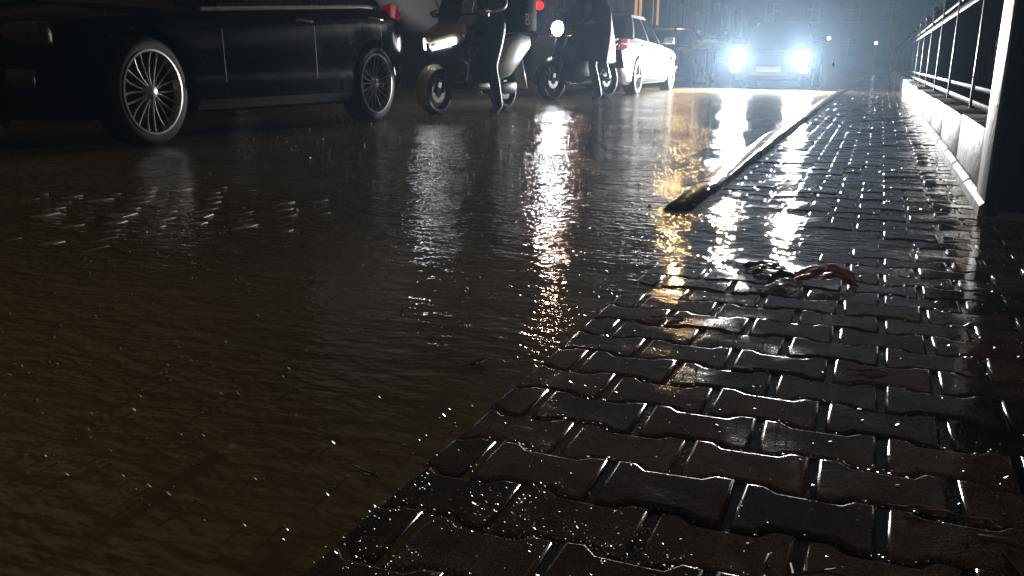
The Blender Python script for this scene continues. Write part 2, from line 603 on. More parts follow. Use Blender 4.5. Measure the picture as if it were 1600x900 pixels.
def pz(x, y):
    """height of the pavement surface above the flood"""
    z = 0.0032 + 0.0174 * (x + 0.54)
    z -= 0.0125 * math.exp(-((y - 3.0) / 0.62) ** 2)
    z += 0.016 * sstep(3.3, 7.5, y)
    return z

EDGE = -0.545
WALLX = 0.42
PY0, PQ, PX0, PP = 0.8133, 0.1155, -0.4723, 0.1774
# bedding sheet below the pavers
mb = MB()
ys = [0.2 + 0.12 * i for i in range(80)] + [10 + 1.0 * i for i in range(38)]
xs = [-0.63, EDGE, -0.3, 0.0, 0.2, WALLX + 0.06, 2.2]
vs = [(x, y, pz(x, y) - 0.0062 + 0.0037 * sstep(2.2, 3.2, y)) for y in ys for x in xs]
nx = len(xs)
fs = [(j * nx + i, j * nx + i + 1, (j + 1) * nx + i + 1, (j + 1) * nx + i) for j in range(len(ys) - 1) for i in range(nx - 1)]
pavement = tag(mb.add(vs, fs).build('pavement', M_SOIL), kind='structure')

def wave(x):
    """paver side: wide at both ends, waisted in the middle; x in units of one paver from its centre"""
    a = abs(x)
    return 1.0 if a > 0.315 else (-1.0 if a < 0.215 else (a - 0.215) / 0.10 * 2 - 1)
WA = 0.0085
def paver_outline(x0, x1, gx=0.0060, gy=0.0036):
    xs = [x0 + gx] + [b * PP for b in (-0.315, -0.215, 0.215, 0.315) if x0 + gx + 0.006 < b * PP < x1 - gx - 0.006] + [x1 - gx]
    lo = [(x, -(PQ / 2 + WA * wave(x / PP)) + gy) for x in xs]
    hi = [(x, (PQ / 2 + WA * wave(x / PP)) - gy) for x in reversed(xs)]
    return lo + hi
def offset_poly(poly, d):
    n = len(poly)
    out = []
    for i in range(n):
        p0, p1, p2 = Vector(poly[i - 1]), Vector(poly[i]), Vector(poly[(i + 1) % n])
        a = (p1 - p0).normalized()
        b = (p2 - p1).normalized()
        na, nb = Vector((-a.y, a.x)), Vector((-b.y, b.x))
        k = (na + nb)
        k = k / max(0.35, k.length_squared / 2) 
        out.append(tuple(p1 + k * d))
    return out
def paver_mesh(x0, x1, name='paver', seed=0):
    rnd = random.Random(seed)
    base = [(x + rnd.gauss(0, 0.0011), y + rnd.gauss(0, 0.0011)) for x, y in paver_outline(x0, x1)]
    ch = [rnd.uniform(0.7, 1.5) for k in base]          # edges worn more here, less there
    def ring(d, z):
        o = offset_poly(base, d)
        return [(x, y, z * c) for (x, y), c in zip(o, ch)]
    rings = [[(x, y, -0.04) for x, y in base], ring(0.0, -0.0042), ring(0.0013, -0.0014), ring(0.0036, -0.00025), ring(0.0052, 0.0), ring(0.0074, 0.0)]
    mb = MB()
    mb.loft(rings[:5], cap=False, mi=1)
    mb.loft(rings[4:], cap=False)
    n = len(base)
    mb.add(rings[-1], [tuple(range(n))])
    me = mb.mesh(name, [M_PAVER, M_PEDGE], True, 50)
    bm = bmesh.new()
    bm.from_mesh(me)
    bmesh.ops.remove_doubles(bm, verts=bm.verts[:], dist=1e-5)
    bmesh.ops.triangulate(bm, faces=[f for f in bm.faces if len(f.verts) > 4])
    bmesh.ops.recalc_face_normals(bm, faces=bm.faces[:])
    bm.to_mesh(me)
    bm.free()
    me.polygons.foreach_set('use_smooth', [True] * len(me.polygons))
    me.set_sharp_from_angle(angle=math.radians(60))
    return me
PAVER_MESH = {}
def get_paver(x0, x1):
    k = (round(x0, 3), round(x1, 3), random.randrange(6))
    if k not in PAVER_MESH:
        PAVER_MESH[k] = paver_mesh(x0, x1, seed=k[2] + 1)
    return PAVER_MESH[k]
cells = []
r = -3
while PY0 + PQ * r < 34:
    yc = PY0 + PQ * r
    right = 1.15 if yc < 3.45 else WALLX - 0.002
    k = -3
    while True:
        xc = PX0 + PP * (k + 0.5 + (0.5 if r % 2 else 0))
        a, b = xc - PP / 2, xc + PP / 2
        k += 1
        if a > right - 0.02:
            break
        a2, b2 = max(a, EDGE if yc < 3.4 else -0.616), min(b, right)
        if b2 - a2 < 0.03:
            continue
        cells.append((xc, yc, a2 - xc, b2 - xc))
    r += 1
def paver_matrix(x, y, j):
    e = 0.02
    gx = (pz(x + e, y) - pz(x - e, y)) / (2 * e) + random.gauss(0, 0.006 * j)
    gy = (pz(x, y + e) - pz(x, y - e)) / (2 * e) + random.gauss(0, 0.007 * j)
    nrm = Vector((-gx, -gy, 1)).normalized()
    q = Vector((0, 0, 1)).rotation_difference(nrm)
    q = q @ Matrix.Rotation(random.gauss(0, 0.006 * j), 4, 'Z').to_quaternion()
    return Matrix.Translation((x, y, pz(x, y) + random.gauss(0, 0.0016 * j))) @ q.to_matrix().to_4x4()
cells.sort(key=lambda c: c[0] ** 2 + c[1] ** 2 + (0.6 if c[0] > 0.55 else 0) * 40)
far = MB()
for i, (x, y, a, b) in enumerate(cells):
    mw = paver_matrix(x, y, 1.0)
    me = get_paver(a, b)
    if i < 298:
        o = put('paver', me, pavement)
        o.matrix_basis = mw
    else:
        off = len(far.v)
        far.v += [tuple(mw @ v.co) for v in me.vertices]
        far.f += [tuple(q + off for q in p.vertices) for p in me.polygons]
        far.mi += [p.material_index for p in me.polygons]
tag(far.build('far_paving', [M_PAVER, M_PEDGE], pavement, True, 60), kind='stuff')

# kerb stones along the raised stretch
kl = 0.72
y = 3.35
ki = 0
kerb_root = tag(empty('kerb', (-0.65, 3.35, 0)), kind='structure')
def kerb_top(y):
    return 0.014 + 0.036 * sstep(3.3, 6.5, y)
while y < 33:
    mb = MB()
    prof = [(-0.742, -0.15), (-0.740, -0.014), (-0.733, -0.004), (-0.722, 0.0), (-0.648, 0.002), (-0.636, -0.003), (-0.628, -0.013), (-0.622, -0.15)]
    jx, jz = random.gauss(0, 0.003), random.gauss(0, 0.0015)
    z0, z1 = kerb_top(y) + jz, kerb_top(y + kl) + jz
    nose = 0.3 if y < 3.4 else 1.0
    rings = []
    if y < 3.4:
        rings.append([(px * 0.80 + 0.65 - 0.136, -0.045, min(z0 + dz, 0.0) - 0.004) for px, dz in prof])
    rings.append([(px + 0.65 + jx, 0.004, z0 + dz) for px, dz in prof])
    rings.append([(px + 0.65 + jx, kl - 0.004, z1 + dz) for px, dz in prof])
    mb.loft(rings)
    o = mb.build('kerb_stone', M_KERB, kerb_root, True, 28, loc=(0, y - 3.35, 0))
    y += kl
    ki += 1

# sunken pavers of the roadway whose edges just break the surface
M_EDGE_GLINT = mat('paver edge with pale glint', (0.50, 0.47, 0.42), 0.35, var=0.35, vscale=60, bump=0.002, bscale=120)  # pale colour stands in for the glint along these wet edges
road_paver = paver_mesh(-PP / 2, PP / 2)
road_paver.materials[0] = M_EDGE_GLINT
road_paver.materials[1] = M_EDGE_GLINT
for ix in range(11):
    for iy in range(15):
        x = -3.35 + ix * PP + (0.5 * PP if iy % 2 else 0) + random.gauss(0, 0.004)
        y = 1.75 + iy * PQ + random.gauss(0, 0.004)
        w = math.exp(-((x + 2.55) / 0.62) ** 2 - ((y - 2.45) / 0.55) ** 2)
        if w < 0.22 or random.random() > 0.55 + 0.45 * w:
            continue
        o = put('paver', road_paver, road)
        tilt = 0.055 + random.random() * 0.060
        o.location = (x, y, 0.0037 * (0.25 + w) * random.uniform(0.15, 1.2) - tilt * (PP / 2 - 0.0075) + random.gauss(0, 0.0008))
        o.rotation_euler = (random.gauss(0, 0.016), -tilt * 1.0, random.gauss(0, 0.03))
        o.scale = (1, random.uniform(0.45, 1.0), 1)

# ------------------------------------------------------------------ boundary wall, pillar, fence
wall = tag(empty('boundary_wall', (WALLX + 0.12, 3.92, 0)), 'low whitewashed boundary wall with grimy stains along the pavement', 'wall')
y = 3.92
while y < 40:
    ln = 1.15 + random.random() * 0.3
    zb = pz(WALLX, y) - 0.06
    zt = 0.31 - 0.03 * sstep(4, 12, y) + random.gauss(0, 0.006)
    MB().box((0, y - 3.92 + ln / 2, (zb + zt) / 2), (0.24 + random.gauss(0, 0.003), ln - 0.006, zt - zb), bev=0.012).build('wall_block', M_PLASTER, wall, True, 30)
    y += ln
# sloping skirting stones at the foot of the wall
y = 3.6
while y < 14:
    ln = 0.55 + random.random() * 0.2
    zb = pz(WALLX, y + ln / 2)
    prof = [(-0.135, -0.05), (-0.135 - 0.02, -0.05), (-0.150, 0.035), (-0.128, 0.055)]
    ra = [(px, y - 3.92 + 0.004, zb + dz) for px, dz in prof]
    rb = [(px, y - 3.92 + ln - 0.004, zb + dz) for px, dz in prof]
    MB().loft([ra, rb]).build('footing_stone', M_PLASTER, wall, True, 30)
    y += ln
pil = tag(empty('gate_pillar', (0.63, 3.74, 0)), 'tall white square pillar at the near end of the wall', 'pillar')
MB().box((0, 0, 1.15), (0.45, 0.36, 2.4), bev=0.012).build('shaft', M_PLASTER, pil, True, 30)
MB().box((0, 0, 2.40), (0.55, 0.46, 0.10), bev=0.015).build('cap_stone', M_PLASTER, pil, True, 30)
gate = tag(empty('gate', (0.395, 3.52, 0)), 'dark blue gate leaf added over the shaded near face of the white pillar', 'gate')
M_GATE = mat('dark blue shade leaf', (0.010, 0.014, 0.036), 0.4, var=0.25, vscale=3, bump=0.001, spec=0.25)  # leaf added in front so the pillar's shaded near side turns navy
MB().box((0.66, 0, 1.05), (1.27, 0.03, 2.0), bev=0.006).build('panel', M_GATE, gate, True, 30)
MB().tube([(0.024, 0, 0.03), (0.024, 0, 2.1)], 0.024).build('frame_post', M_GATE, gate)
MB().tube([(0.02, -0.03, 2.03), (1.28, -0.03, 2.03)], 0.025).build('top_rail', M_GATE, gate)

FX = WALLX + 0.13
fence = tag(empty('iron_fence', (FX, 3.95, 0.285)), 'black iron railing with spear bars on top of the whitewashed wall', 'fence')
FL = 33.0
for zz, rr in ((0.05, 0.018), (0.14, 0.014), (0.70, 0.022), (0.78, 0.014)):
    MB().box((0, FL / 2, zz), (rr * 1.6, FL, rr * 2), bev=0.004).build('rail', M_FENCE, fence, True, 30)
k = 0
while k * 2.05 < FL:
    mb = MB().box((0.0, 0.12 + k * 2.05, 0.44), (0.05, 0.05, 0.90), bev=0.006)
    mb.lathe([(0.0, 0.97), (0.03, 0.95), (0.036, 0.92), (0.02, 0.89), (0.0, 0.885)], 10, 'z', (0, 0.12 + k * 2.05, 0))
    mb.build('post', M_FENCE, fence, True, 30)
    k += 1
M_BAR = mat('matt black iron bar', (0.008, 0.009, 0.013), 0.8, var=0.3, spec=0.0)
bar_mesh = MB().tube([(0, 0, 0.04), (0, 0, 0.80)], 0.006, 6).lathe([(0.006, 0.80), (0.013, 0.825), (0.0, 0.89)], 6, 'z').mesh('bar', M_BAR)
yb = 0.26
while yb < FL - 0.2:
    if abs((yb - 0.12) % 2.05) > 0.05:
        put('bar', bar_mesh, fence, (0, yb, 0))
    yb += 0.113

hedge = tag(empty('hedge', (1.15, 4.2, 0.14)), 'dark hedge added as a backing behind the iron railing', 'hedge')  # put in as a dark backing to the railing
g = MB()
hr = random.Random(5)
for i in range(9000):
    hx, hy = hr.gauss(0, 0.13), 26 * hr.random() ** 1.4
    hzz = 0.05 + 0.62 * hr.random() + 0.10 * noise.noise(Vector((hy * 1.3, 3, 0)))
    d = Vector((hr.gauss(0, 1), hr.gauss(0, 1), hr.gauss(0, 1))).normalized()
    u = d.orthogonal().normalized()
    w = d.cross(u)
    c = Vector((hx, hy, hzz))
    a, b = u * hr.uniform(0.018, 0.032), w * hr.uniform(0.010, 0.016)
    g.add([c - a, c + b, c + a, c - b], [(0, 1, 2, 3)])
tag(g.build('foliage', M_HEDGE, hedge, False), kind='stuff')
for k in range(14):
    g = MB()
    for q in range(3):
        a0 = hr.uniform(0, 6.28)
        g.tube([(0, 0.8 + k * 1.8, -0.02), (0.05 * math.cos(a0), 0.8 + k * 1.8 + 0.08 * math.sin(a0), 0.25), (0.12 * math.cos(a0), 0.8 + k * 1.8 + 0.2 * math.sin(a0), 0.55)], [0.014, 0.010, 0.005], 6)
    g.build('stem', M_TWIG, hedge)

# ------------------------------------------------------------------ buildings far behind
def building(name, label, origin, rz, length, height, depth, wmat, cols, rows, win, lit=(), z0=0.9, pitch=3.0, hide=()):
    root = tag(empty(name, origin, rz), label, 'building')
    MB().box((length / 2, depth / 2, height / 2 - 0.1), (length, depth, height + 0.2), bev=0.02).build('wall', wmat, root, True, 30)
    MB().box((length / 2, depth / 2 - 0.15, height + 0.12), (length + 0.4, depth + 0.4, 0.2), bev=0.03).build('roof', M_WINF, root, True, 30)
    MB().box((length / 2, -0.03, 0.28), (length, 0.06, 0.5), bev=0.01).build('plinth', M_KERB, root, True, 30)
    w, h = win
    step = length / cols
    for c in range(cols):
        for r in range(rows):
            if (c, r) in hide:
                continue
            x = step * (c + 0.5)
            z = z0 + pitch * r
            pane = (M_WARM if (c, r) in lit else M_PANE)
            f = MB()
            for dx in (-w / 2, 0, w / 2):
                f.box((x + dx, -0.02, z + h / 2), (0.07, 0.09, h), bev=0.008)
            for dz in (0, h * 0.62, h):
                f.box((x, -0.022, z + dz), (w + 0.07, 0.086, 0.07), bev=0.008)
            fo = f.build('window', M_WINF, root, True, 30)
            MB().box((x, -0.004, z + h / 2), (w, 0.02, h)).build('pane', pane, fo, False)
            MB().box((x, -0.09, z - 0.07), (w + 0.3, 0.2, 0.06), bev=0.01).build('sill', M_WINF, fo, True, 30)
    return root
building('street_building', 'long dark two storey building along the far side of the street', (-8.6, 12, 0), PI / 2, 50, 7.2, 9, M_BUILD, 18, 2, (1.3, 1.7), lit=((7, 0), (8, 0)), z0=1.95, pitch=3.1)
building('end_building', 'wide dark building closing the far end of the street', (-28, 86, 0), 0, 50, 8.0, 7, M_BUILD2, 15, 2, (1.3, 1.6), z0=1.2)
building('yard_building', 'dark building in the yard behind the iron railing', (9.0, 52, 0), -PI / 2, 44, 6.5, 8, M_BUILD, 12, 2, (1.4, 1.6), z0=1.2)

# yard floor behind the fence
mb = MB().add([(WALLX + 0.2, 3.95, 0.14), (9.0, 3.95, 0.14), (9.0, 60, 0.14), (WALLX + 0.2, 60, 0.14)], [(0, 1, 2, 3)])
tag(mb.build('yard_ground', M_KERB, smooth=False), kind='structure')

# ------------------------------------------------------------------ cars
def rring(x, w, z0, z1, n=12, p=3.0):
    out = []
    for k in range(n):
        t = 2 * PI * k / n
        c, s = math.cos(t), math.sin(t)
        e = 2.0 / p
        out.append((x, w * math.copysign(abs(c) ** e, c), (z0 + z1) / 2 + (z1 - z0) / 2 * math.copysign(abs(s) ** e, s)))
    return out

def car_section(sp, x):
    w = interp(sp['w'], x)
    zs = interp(sp['sill'], x)
    zb = interp(sp['belt'], x)
    zd = interp(sp['deck'], x)
    hgt = zb - zs
    return [(0, zs), (0.78 * w, zs), (0.93 * w, zs + 0.02), (0.985 * w, zs + 0.08), (w, zs + 0.20 * hgt + 0.06), (0.995 * w, zs + 0.48 * hgt),
            (0.985 * w, zb - 0.16 * hgt - 0.02), (1.0 * w, zb - 0.12 * hgt), (0.965 * w, zb - 0.02), (0.91 * w, zb), (0.70 * w, zd), (0.35 * w, zd + 0.018), (0, zd + 0.022)]
def side_y(sp, x, z):
    pts = car_section(sp, x)[2:10]
    for (y0, z0), (y1, z1) in zip(pts, pts[1:]):
        if z0 <= z <= z1:
            return lerp(y0, y1, (z - z0) / max(1e-6, z1 - z0))
    return pts[-1][0]

def strip_on_side(sp, pts, wid, t, side, mb):
    """thin raised strip following points (x,z) on the flank"""
    a = []
    for i, (x, z) in enumerate(pts):
        x0, z0 = pts[max(0, i - 1)]
        x1, z1 = pts[min(len(pts) - 1, i + 1)]
        d = Vector((x1 - x0, z1 - z0)).normalized()
        nx, nz = -d.y * wid / 2, d.x * wid / 2
        ring = []
        for s, o in ((-1, -0.004), (-1, t), (1, t), (1, -0.004)):
            xx, zz = x + nx * s, z + nz * s
            ring.append((xx, side * (side_y(sp, xx, zz) + o), zz))
        a.append(ring)
    mb.loft(a)

def spoke_wheel(name, parent, loc, R, rimR, width, style, side, steer=0.0):
    """axis along local y; outer face towards +y * side"""
    w = width / 2
    hub = MB().lathe([(0.03, -w * 0.2), (rimR * 0.62, -w * 0.2), (rimR * 0.62, w * 0.05), (0.03, w * 0.05)], 24, closed=True).build(name, M_ALLOYD, parent, loc=loc)
    hub.rotation_euler = (0, 0, steer + (0 if side > 0 else PI))
    prof = [(rimR, -w), (R * 0.90, -w * 1.02), (R * 0.975, -w * 0.86), (R, -w * 0.6), (R, w * 0.6), (R * 0.975, w * 0.86), (R * 0.90, w * 1.02), (rimR, w * 0.98), (rimR * 0.97, w * 0.8), (rimR * 0.97, -w * 0.8)]
    MB().lathe(prof, 48, closed=True).build('tyre', M_TYRE, hub, True, 50)
    rb = MB()
    rb.lathe([(rimR * 1.0, w * 0.86), (rimR * 1.01, w * 1.03), (rimR * 0.965, w * 1.05), (rimR * 0.935, w * 0.9), (rimR * 0.90, w * 0.55), (rimR * 0.955, w * 0.5)], 48, closed=True)
    rb.lathe([(0.0, w * 0.98), (rimR * 0.13, w * 0.96), (rimR * 0.20, w * 0.82), (rimR * 0.22, w * 0.55), (rimR * 0.15, w * 0.5), (0.0, w * 0.5)], 20)
    if style == 'multi':
        n = 20
        for k in range(n):
            t0 = 2 * PI * (k + (0.20 if k % 2 == 0 else -0.20)) / n
            t1 = 2 * PI * (k + (-0.12 if k % 2 == 0 else 0.12)) / n
            pts = []
            for u in (0, 0.35, 0.7, 1.0):
                rr = lerp(rimR * 0.17, rimR * 0.955, u)
                t = lerp(t0, t1, u ** 1.4)
                pts.append((rr * math.cos(t), w * (0.80 - 0.10 * math.sin(u * PI) + 0.08 * u), rr * math.sin(t)))
            rb.tube(pts, [rimR * 0.030, rimR * 0.026, rimR * 0.026, rimR * 0.034], 6)
    else:
        n = style
        for k in range(n):
            t = 2 * PI * k / n
            pts = []
            for u in (0, 0.5, 1.0):
                rr = lerp(rimR * 0.15, rimR * 0.95, u)
                pts.append((rr * math.cos(t), w * (0.78 + 0.05 * u), rr * math.sin(t)))
            rb.tube(pts, [rimR * 0.11, rimR * 0.08, rimR * 0.10], 6)
    rb.build('rim', M_ALLOY, hub, True, 40)
    MB().lathe([(rimR * 0.955, -w * 0.85), (rimR * 0.955, w * 0.6), (rimR * 0.90, w * 0.55), (rimR * 0.88, -w * 0.85)], 40, closed=True).build('barrel', M_ALLOYD, hub)
    return hub

BODY_CACHE = {}
def car_body(key, sp, paint):
    if key in BODY_CACHE:
        me = BODY_CACHE[key].copy()
        me.materials[0] = paint
        return me
    x0, x1 = sp['sill'][0][0], sp['sill'][-1][0]
    n = 44
    rings = []
    for i in range(n + 1):
        x = lerp(x0, x1, i / n)
        half = car_section(sp, x)
        full = [(x, y, z) for y, z in half] + [(x, -y, z) for y, z in reversed(half[1:-1])]
        rings.append(full)
    mb = MB().loft(rings)
    me = mb.mesh('body', [paint, M_TRIM], True, 32)
    o = put('body_tmp', me)
    cut = MB()
    for ax in (sp['axf'], sp['axr']):
        for s in (-1, 1):
            cut.lathe([(0.0, s * 0.52), (sp['R'] * 1.14, s * 0.52), (sp['R'] * 1.14, s * 1.1), (0.0, s * 1.1)], 36, c=(ax, 0, sp['R'] * 1.0), mi=1)
    cme = cut.mesh('cut', [paint, M_TRIM], False)
    co = put('cut_tmp', cme)
    md = o.modifiers.new('b', 'BOOLEAN')
    md.operation = 'DIFFERENCE'
    md.solver = 'EXACT'
    md.object = co
    dg = bpy.context.evaluated_depsgraph_get()
    dg.update()
    res = bpy.data.meshes.new_from_object(o.evaluated_get(dg))
    bpy.data.objects.remove(o)
    bpy.data.objects.remove(co)
    res.set_sharp_from_angle(angle=math.radians(32))
    BODY_CACHE[key] = res
    return res

def make_car(name, label, loc, heading, key, paint, style=5, lights='off', steer=0.0, trim=M_TRIM, sill=None, spec=None):
    sp = spec
    root = tag(empty(name, loc, heading), label, 'car', 'cars')
    put('body', car_body(key, sp, paint), root)
    w = sp['wmax']
    # cabin
    fb, fr, rr, rb = sp['cab']           # windscreen base, roof front, roof rear, rear window base
    zr = sp['roof']
    def lev(t):
        xf = lerp(fb, fr, t ** 0.9)
        xr = lerp(rb, rr, t ** 0.9)
        hw = lerp(0.90 * w, 0.64 * w, t ** 1.25)
        zf = interp(sp['belt'], fb)
        zrr = interp(sp['belt'], rb)
        return xf, xr, hw, zf, zrr
    rings = []
    T = [0, 0.2, 0.4, 0.6, 0.8, 0.93, 1.0]
    for t in T:
        xf, xr, hw, zf, zrr = lev(t)
        ring = []
        for fx, fy in ((0, 0.0), (0.0, 0.55), (0.012, 0.86), (0.05, 0.985), (0.15, 1.0), (0.35, 1.0), (0.6, 1.0), (0.85, 1.0), (0.95, 0.985), (0.988, 0.86), (1.0, 0.55), (1.0, 0)):
            x = lerp(xf, xr, fx) - (0.10 * (1 - fy ** 2) * (1 if fx > 0.5 else -1) if fy < 1 else 0)
            zbase = lerp(zf, zrr, fx) - 0.02
            ring.append((x, hw * fy, lerp(zbase, zr - 0.02, t)))
        rings.append(ring + [(x, -y, z) for x, y, z in reversed(ring[1:-1])])
    top = [(lerp(x, (fr + rr) / 2, 0.22), y * 0.75, zr + 0.012) for x, y, z in rings[-1]]
    top2 = [(lerp(x, (fr + rr) / 2, 0.6), y * 0.35, zr + 0.028) for x, y, z in rings[-1]]
    cabin = MB().loft(rings + [top, top2]).build('cabin', paint, root, True, 35)
    def panel(nm, f0, f1, t0, t1, side):
        g = MB()
        rows = []
        for t in (t0, lerp(t0, t1, 0.33), lerp(t0, t1, 0.66), t1):
            xf, xr, hw, zf, zrr = lev(t)
            row = []
            for u in (0, 0.25, 0.5, 0.75, 1.0):
                fx = lerp(f0, f1, u)
                z = lerp(lerp(zf, zrr, fx) - 0.02, zr - 0.02, t)
                row.append((lerp(xf, xr, fx), side * (hw + 0.006), z))
            rows.append(row)
        outer = rows
        inner = [[(x, y - side * 0.012, z) for x, y, z in r] for r in rows]
        vs = [p for r in outer for p in r] + [p for r in inner for p in r]
        fs = []
        for a in range(3):
            for b in range(4):
                i = a * 5 + b
                fs.append((i, i + 1, i + 6, i + 5))
        g.add(vs, fs)
        return g.build(nm, M_GLASS, cabin, True, 40)
    for s in (-1, 1):
        panel('side_window', 0.10, 0.48, 0.07, 0.88, s)
        panel('side_window', 0.52, 0.90, 0.07, 0.88, s)
    for nm, fx in (('windscreen', 0), ('rear_window', 1)):
        rows = []
        for t in (0.08, 0.36, 0.64, 0.9):
            xf, xr, hw, zf, zrr = lev(t)
            row = []
            for u in (-0.84, -0.5, 0, 0.5, 0.84):
                fy = abs(u)
                sgn = 1 if fx == 0 else -1
                x = (xf if fx == 0 else xr) + sgn * 0.10 * (1 - fy ** 2) + sgn * 0.006
                z = lerp((zf if fx == 0 else zrr) - 0.02, zr - 0.02, t) + 0.004
                row.append((x, u * hw, z))
            rows.append(row)
        vs = [p for r in rows for p in r]
        fs = [(a * 5 + b, a * 5 + b + 1, a * 5 + b + 6, a * 5 + b + 5) for a in range(3) for b in range(4)]
        MB().add(vs, fs).build(nm, M_GLASS, cabin, True, 40)
    # waist trim below the windows, with a painted sheen on the near car
    for s in (-1, 1):
        g = MB()
        xa, xb = fb - 0.15, rb + 0.12
        pts = []
        for i in range(13):
            x = lerp(xa, xb, i / 12)
            z = interp(sp['belt'], x) - 0.004
            pts.append((x, s * (0.915 * interp(sp['w'], x)), z + 0.008))
        g.tube(pts, 0.010, 6)
        g.build('waist_trim', sill or M_TRIM, root)
    # door seams, handles, sill skirt
    for s in (-1, 1):
        g = MB()
        xm = (fb + rb) / 2 + 0.02
        for xs_ in (fb - 0.28, xm, rb + 0.36):
            zb_, zt_ = interp(sp['sill'], xs_) + 0.14, interp(sp['belt'], xs_) - 0.05
            strip_on_side(sp, [(xs_, lerp(zb_, zt_, i / 6)) for i in range(7)], 0.007, 0.0006, s, g)
        g.build('door_seam', M_TRIM, root)
        for xh in (xm + 0.16, rb + 0.52):
            zh = interp(sp['belt'], xh) - 0.105
            yy = side_y(sp, xh, zh)
            g = MB()
            g.tube([(xh + 0.11, s * (yy + 0.006), zh), (xh + 0.085, s * (yy + 0.032), zh + 0.004), (xh - 0.085, s * (yy + 0.032), zh - 0.002), (xh - 0.11, s * (yy + 0.006), zh - 0.006)], 0.012, 8)
            g.build('door_handle', trim if trim != M_TRIM else paint, root)
        g = MB()
        strip_on_side(sp, [(lerp(sp['axf'] - 0.42, sp['axr'] + 0.42, i / 8), interp(sp['sill'], 0) + 0.075) for i in range(9)], 0.07, 0.012, s, g)
        g.build('sill_skirt', M_TRIM, root)
        # mirror
        xm2 = fb - 0.30
        zm = interp(sp['belt'], xm2) + 0.10
        g = MB().box((xm2, s * (w * 0.97 + 0.10), zm), (0.12, 0.20, 0.13), bev=0.035)
        g.tube([(xm2, s * w * 0.86, zm - 0.07), (xm2, s * (w * 0.97 + 0.05), zm - 0.03)], 0.02, 6)
        g.build('mirror', paint, root)
    # wheels
    for ax, st in ((sp['axf'], steer), (sp['axr'], 0)):
        for s in (-1, 1):
            spoke_wheel('wheel', root, (ax, s * (w - 0.105), sp['R']), sp['R'], sp['rim'], 0.21, style, s, st)
    # front
    x1 = sp['sill'][-1][0]
    x0 = sp['sill'][0][0]
    zf = interp(sp['belt'], x1 - 0.2)
    MB().box((x1 - 0.02, 0, 0.42), (0.06, w * 0.95, 0.20), bev=0.02).build('grille', M_TRIM, root, True, 30)
    MB().box((x1 + 0.012, 0, 0.46), (0.014, 0.50, 0.11), bev=0.004).build('number_plate', M_PLATE, root, True, 30)
    MB().box((x0 - 0.012, 0, 0.62), (0.014, 0.50, 0.11), bev=0.004).build('number_plate', M_PLATE, root, True, 30)
    for s in (-1, 1):
        yh = s * w * 0.76
        g = MB()
        on = lights == 'on'
        lw, lh = (0.165, 0.13) if on else (0.12, 0.07)
        rr0 = [[(x, y, z) for x, y, z in rring(dx, lw * k, -lh * k, lh * k, 20, 3.2)] for dx, k in ((-0.05, 1.0), (0.0, 0.97), (0.02, 0.85), (0.03, 0.5))]
        g.loft([[(x + x1 - 0.10, y + yh, z + sp['zlamp']) for x, y, z in r] for r in rr0])
        hl = g.build('headlight', M_HEAD if lights == 'on' else M_LENS, root)
        MB().box((x1 - 0.205 if on else x1 - 0.19, yh, sp['zlamp']), (0.10, 0.36, 0.26) if on else (0.10, 0.26, 0.15), bev=0.04).build('lamp_housing', M_TRIM, hl, True, 30)
        MB().box((x1 - 0.045, s * w * 0.76, sp['zlamp'] - 0.24), (0.05, 0.29, 0.11), bev=0.02).build('lower_lamp', M_FOG if lights == 'on' else M_LENS, root, True, 30)
        # tail lamp wraps the corner
        zt0, zt1 = sp['ztail']
        g = MB()
        rr_ = []
        for i in range(6):
            u = i / 5
            xx = lerp(x0 + 0.42, x0 + 0.03, u)
            yy = s * (side_y(sp, xx, (zt0 + zt1) / 2) + 0.008) if u < 0.99 else s * w * 0.70
            rr_.append([(xx, yy, lerp(zt0 + 0.10, zt0, u)), (xx - 0.012 * u, yy, zt1 + lerp(0.03, 0.0, u)), (xx + 0.05, yy - s * 0.06, zt1 + 0.0), (xx + 0.05, yy - s * 0.06, zt0 + 0.02)])
        g.loft(rr_)
        g.build('tail_lamp', M_REDL, root, True, 40)
        if lights == 'on':
            lamp('headlight_beam', 'SPOT', (x1 + 0.06, yh, sp['zlamp']), HEAD_W, (1.0, 0.98, 0.95), 0.10, root, (x1 + 10, yh * 1.0, sp['zlamp'] - 0.12), cone=150, blend=1.0)
    return root

M_PLATE = mat('number plate', (0.16, 0.15, 0.17), 0.4, var=0.15)
M_LENS = mat('unlit lamp lens', (0.03, 0.033, 0.04), 0.08, var=0.1, spec=0.7)

